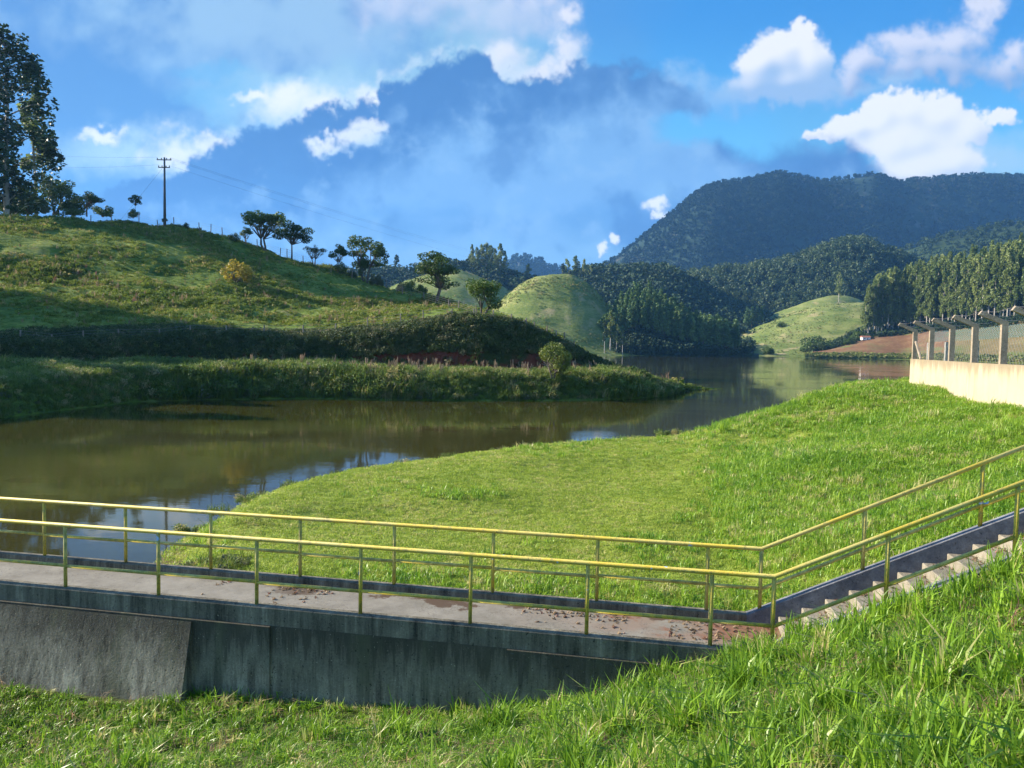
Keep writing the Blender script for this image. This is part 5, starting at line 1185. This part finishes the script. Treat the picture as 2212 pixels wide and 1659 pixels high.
# overgrown bank, its reeds and the plants hanging over the cut
p, nr = sample_grid(lsub(1.0, 2.75), 26000, rng); p = p[inview(p, 300, 50) & (p[:, 2] > -.05)]; n = len(p)
idx = rng.choice(9, n, p=[.17, .17, .16, .06, .07, .06, .06, .19, .06]); scatter('bank_plants', p, rots(n, rng), (.28 + .62 * rng.rand(n) ** 2) * (1 + .9 * fbm(p[:, 0] * .16, p[:, 1] * .16, 3, 61)), idx, C_BANK, 'dense grass and shrubs overgrowing the lake bank', 'undergrowth')
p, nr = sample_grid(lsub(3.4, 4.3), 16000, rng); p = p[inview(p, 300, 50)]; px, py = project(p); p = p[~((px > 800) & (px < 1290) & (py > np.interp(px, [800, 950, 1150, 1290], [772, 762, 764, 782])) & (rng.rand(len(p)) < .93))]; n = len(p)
idx = rng.choice(9, n, p=[.15, .15, .15, .16, .16, .14, .04, .03, .02]); scatter('cut_plants', p, rots(n, rng, .3), rng.uniform(.4, .9, n), idx, C_CUT, 'creepers and shrubs hanging over the cut bank, shade put into their leaf colour', 'undergrowth')
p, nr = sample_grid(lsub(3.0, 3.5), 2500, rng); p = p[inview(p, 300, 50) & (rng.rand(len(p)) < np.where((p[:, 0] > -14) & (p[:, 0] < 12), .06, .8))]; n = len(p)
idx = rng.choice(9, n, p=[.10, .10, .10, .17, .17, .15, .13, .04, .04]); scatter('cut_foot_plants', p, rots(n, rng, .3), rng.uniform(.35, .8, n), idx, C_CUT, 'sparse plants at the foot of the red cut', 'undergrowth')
p, nr = sample_grid(lsub(1.8, 3.0), 12000, rng); px, py = project(p); p = p[(px > 330) & (px < 1330) & (rng.rand(len(p)) < .04 + .34 * (fbm(p[:, 0] * .2, p[:, 1] * .2, 2, 41) > -.05))]; n = len(p); px, py = project(p)
idx = np.where(rng.rand(n) < np.interp(px, [330, 600, 900, 1250, 1330], [.02, .05, .20, .24, .08]), rng.randint(0, 3, n), 3); scatter('reeds', p, rots(n, rng, .10), rng.uniform(.25, .7, n), idx, C_REED, 'pinkish dry reeds standing on the lake bank terrace', 'reeds')
# far pastures
rng = R(904)
for nm, G, N_, lb in (('cone_hill_grass', G_CONE, 26000, 'coarse pasture grass on the cone shaped hill'), ('back_hill_grass', G_PAST2, 8000, 'coarse grass on the pasture hill behind'), ('far_pasture_grass', G_RPAST, 16000, 'coarse grass on the far lakeside pasture')):
    p, nr = sample_grid(G, N_, rng); p = p[(p[:, 2] > .3) & (rng.rand(len(p)) < .35 + .9 * fbm(p[:, 0] * .05, p[:, 1] * .05, 3, 43))]; n = len(p)
    scatter(nm, p, rots(n, rng), rng.uniform(.35, .85, n), rng.randint(0, 4, n), C_FAR, lb, 'grass')
p, nr = sample_grid(G_RED[:, 15:30], 9000, rng); p = p[p[:, 2] > .2]; n = len(p); scatter('meadow_plants', p, rots(n, rng), rng.uniform(.5, 1.5, n), rng.randint(0, 4, n), C_FAR, 'weeds on the far shore meadow', 'weeds')
# woods that read as one mass
def woods(nm, G, N_, coll, nc, s0, s1, lb, seed, zmin=1.0, dens=None):
    rg = R(seed); p, nr = sample_grid(G, N_, rg); k = p[:, 2] > zmin
    if dens is not None: k &= rg.rand(len(p)) < dens(p)
    p = p[k]; n = len(p); p[:, 2] -= .8; s_ = rg.uniform(s0, s1, n)
    scatter(nm, p, rots(n, rg, .05), s_, rg.randint(0, nc, n), coll, lb, 'forest')
woods('hill_forest', G_FOR1[:, 4:], 4200, C_FOREST, 5, .8, 1.5, 'dark broadleaf wood on the hill behind the pastures', 1)
woods('spur_forest', G_FOR2[:, 2:], 6500, C_FOREST, 5, .8, 1.6, 'dark broadleaf wood on the spur right of the cone hill', 2)
woods('ridge_forest', G_EUC[:, 2:], 7000, C_TALL, 5, .8, 1.2, 'eucalyptus wood on the long ridge below the mountain', 3)
woods('spur_scrub', G_SPUR, 6000, C_FOREST, 5, .8, 1.5, 'scrub wood on the lighter spur below the mountain', 4, dens=lambda p: .35 + .8 * fbm(p[:, 0] * .012, p[:, 1] * .012, 3, 51))
woods('mountain_forest', G_MTN[:, 6:72], 46000, C_MTN, 4, .5, 1.35, 'blue green forest covering the mountain', 5, dens=lambda p: .72 + .9 * fbm(p[:, 0] * .006, p[:, 1] * .006, 3, 53))
woods('distant_forest', G_DIST[:, 4:], 3500, C_MTN, 4, 1.2, 2.2, 'forest on the distant blue peaks', 6)
woods('shore_wood', G_PINE[:, 4:16], 900, C_FOREST, 5, .35, .7, 'low bushes at the water edge under the pines', 7, .2)
woods('plantation_undergrowth', G_RED[10:, 43:49], 1600, C_FOREST, 5, .22, .5, 'low undergrowth at the foot of the eucalyptus plantation', 8, .2)
rg = R(33); p, nr = sample_grid(G_RPAST[:, 6:20], 900, rg); px, py = project(p); p = p[(px < 1625) & (p[:, 2] > .5)]; n = len(p)
scatter('shore_thicket', p, rots(n, rg, .05), rg.uniform(.5, .9, n), rg.randint(0, 5, n), C_FOREST, 'thicket between the pine wood and the far pasture', 'forest')
# leaf litter on the walkway
rg = R(44); pts = []
for i in range(800):
    s_ = rg.uniform(2, 10.9); t_ = 1.34 - abs(rg.randn()) * .22 if rg.rand() < .75 else rg.uniform(.15, 1.3)
    if s_ > 9.4: t_ = rg.uniform(.12, 1.34)
    elif fbm(np.array(s_ * 1.2), np.array(1.0), 2, 3) < -.05: continue
    pts.append(D3(s_, max(.12, t_), DZ + .006))
for i in range(260): k = rg.randint(0, 14); pts.append(D3(11.0 + .322 * k + rg.uniform(.1, .31), rg.uniform(.5, 1.34), DZ + .158 * (k + 1) + .006))
V, F = leaf_cloud(rg, [((0, 0, .004), (.02, .02, .004))], 5, .016, 3.5)
C_LIT = proto_collection('litter_bit', [mesh_data('l', V, F, M['dry_stem'])])
n = len(pts); scatter('leaf_litter', np.array(pts), rots(n, rg, .1), rg.uniform(.5, 1.3, n), np.zeros(n, int), C_LIT, 'dry leaf litter on the walkway and steps', 'litter')

# ------------------------------------------------------------------ air
m, t = new_mat('haze_air'); v = t.add('ShaderNodeVolumePrincipled'); v.inputs['Color'].default_value = (0.20, 0.50, 1.0, 1.0); v.inputs['Density'].default_value = 0.00009; v.inputs['Anisotropy'].default_value = 0.2
t.l.new(v.outputs[0], t.out.inputs['Volume'])
mb = MB(); mb.hexa([(-4000, -600, -7), (5000, -600, -7), (5000, 4400, -7), (-4000, 4400, -7), (-4000, -600, 760), (5000, -600, 760), (5000, 4400, 760), (-4000, 4400, 760)])
o = mb.build('haze', m); tag(o, 'thin blue haze filling the valley air', 'haze', None, 'stuff')
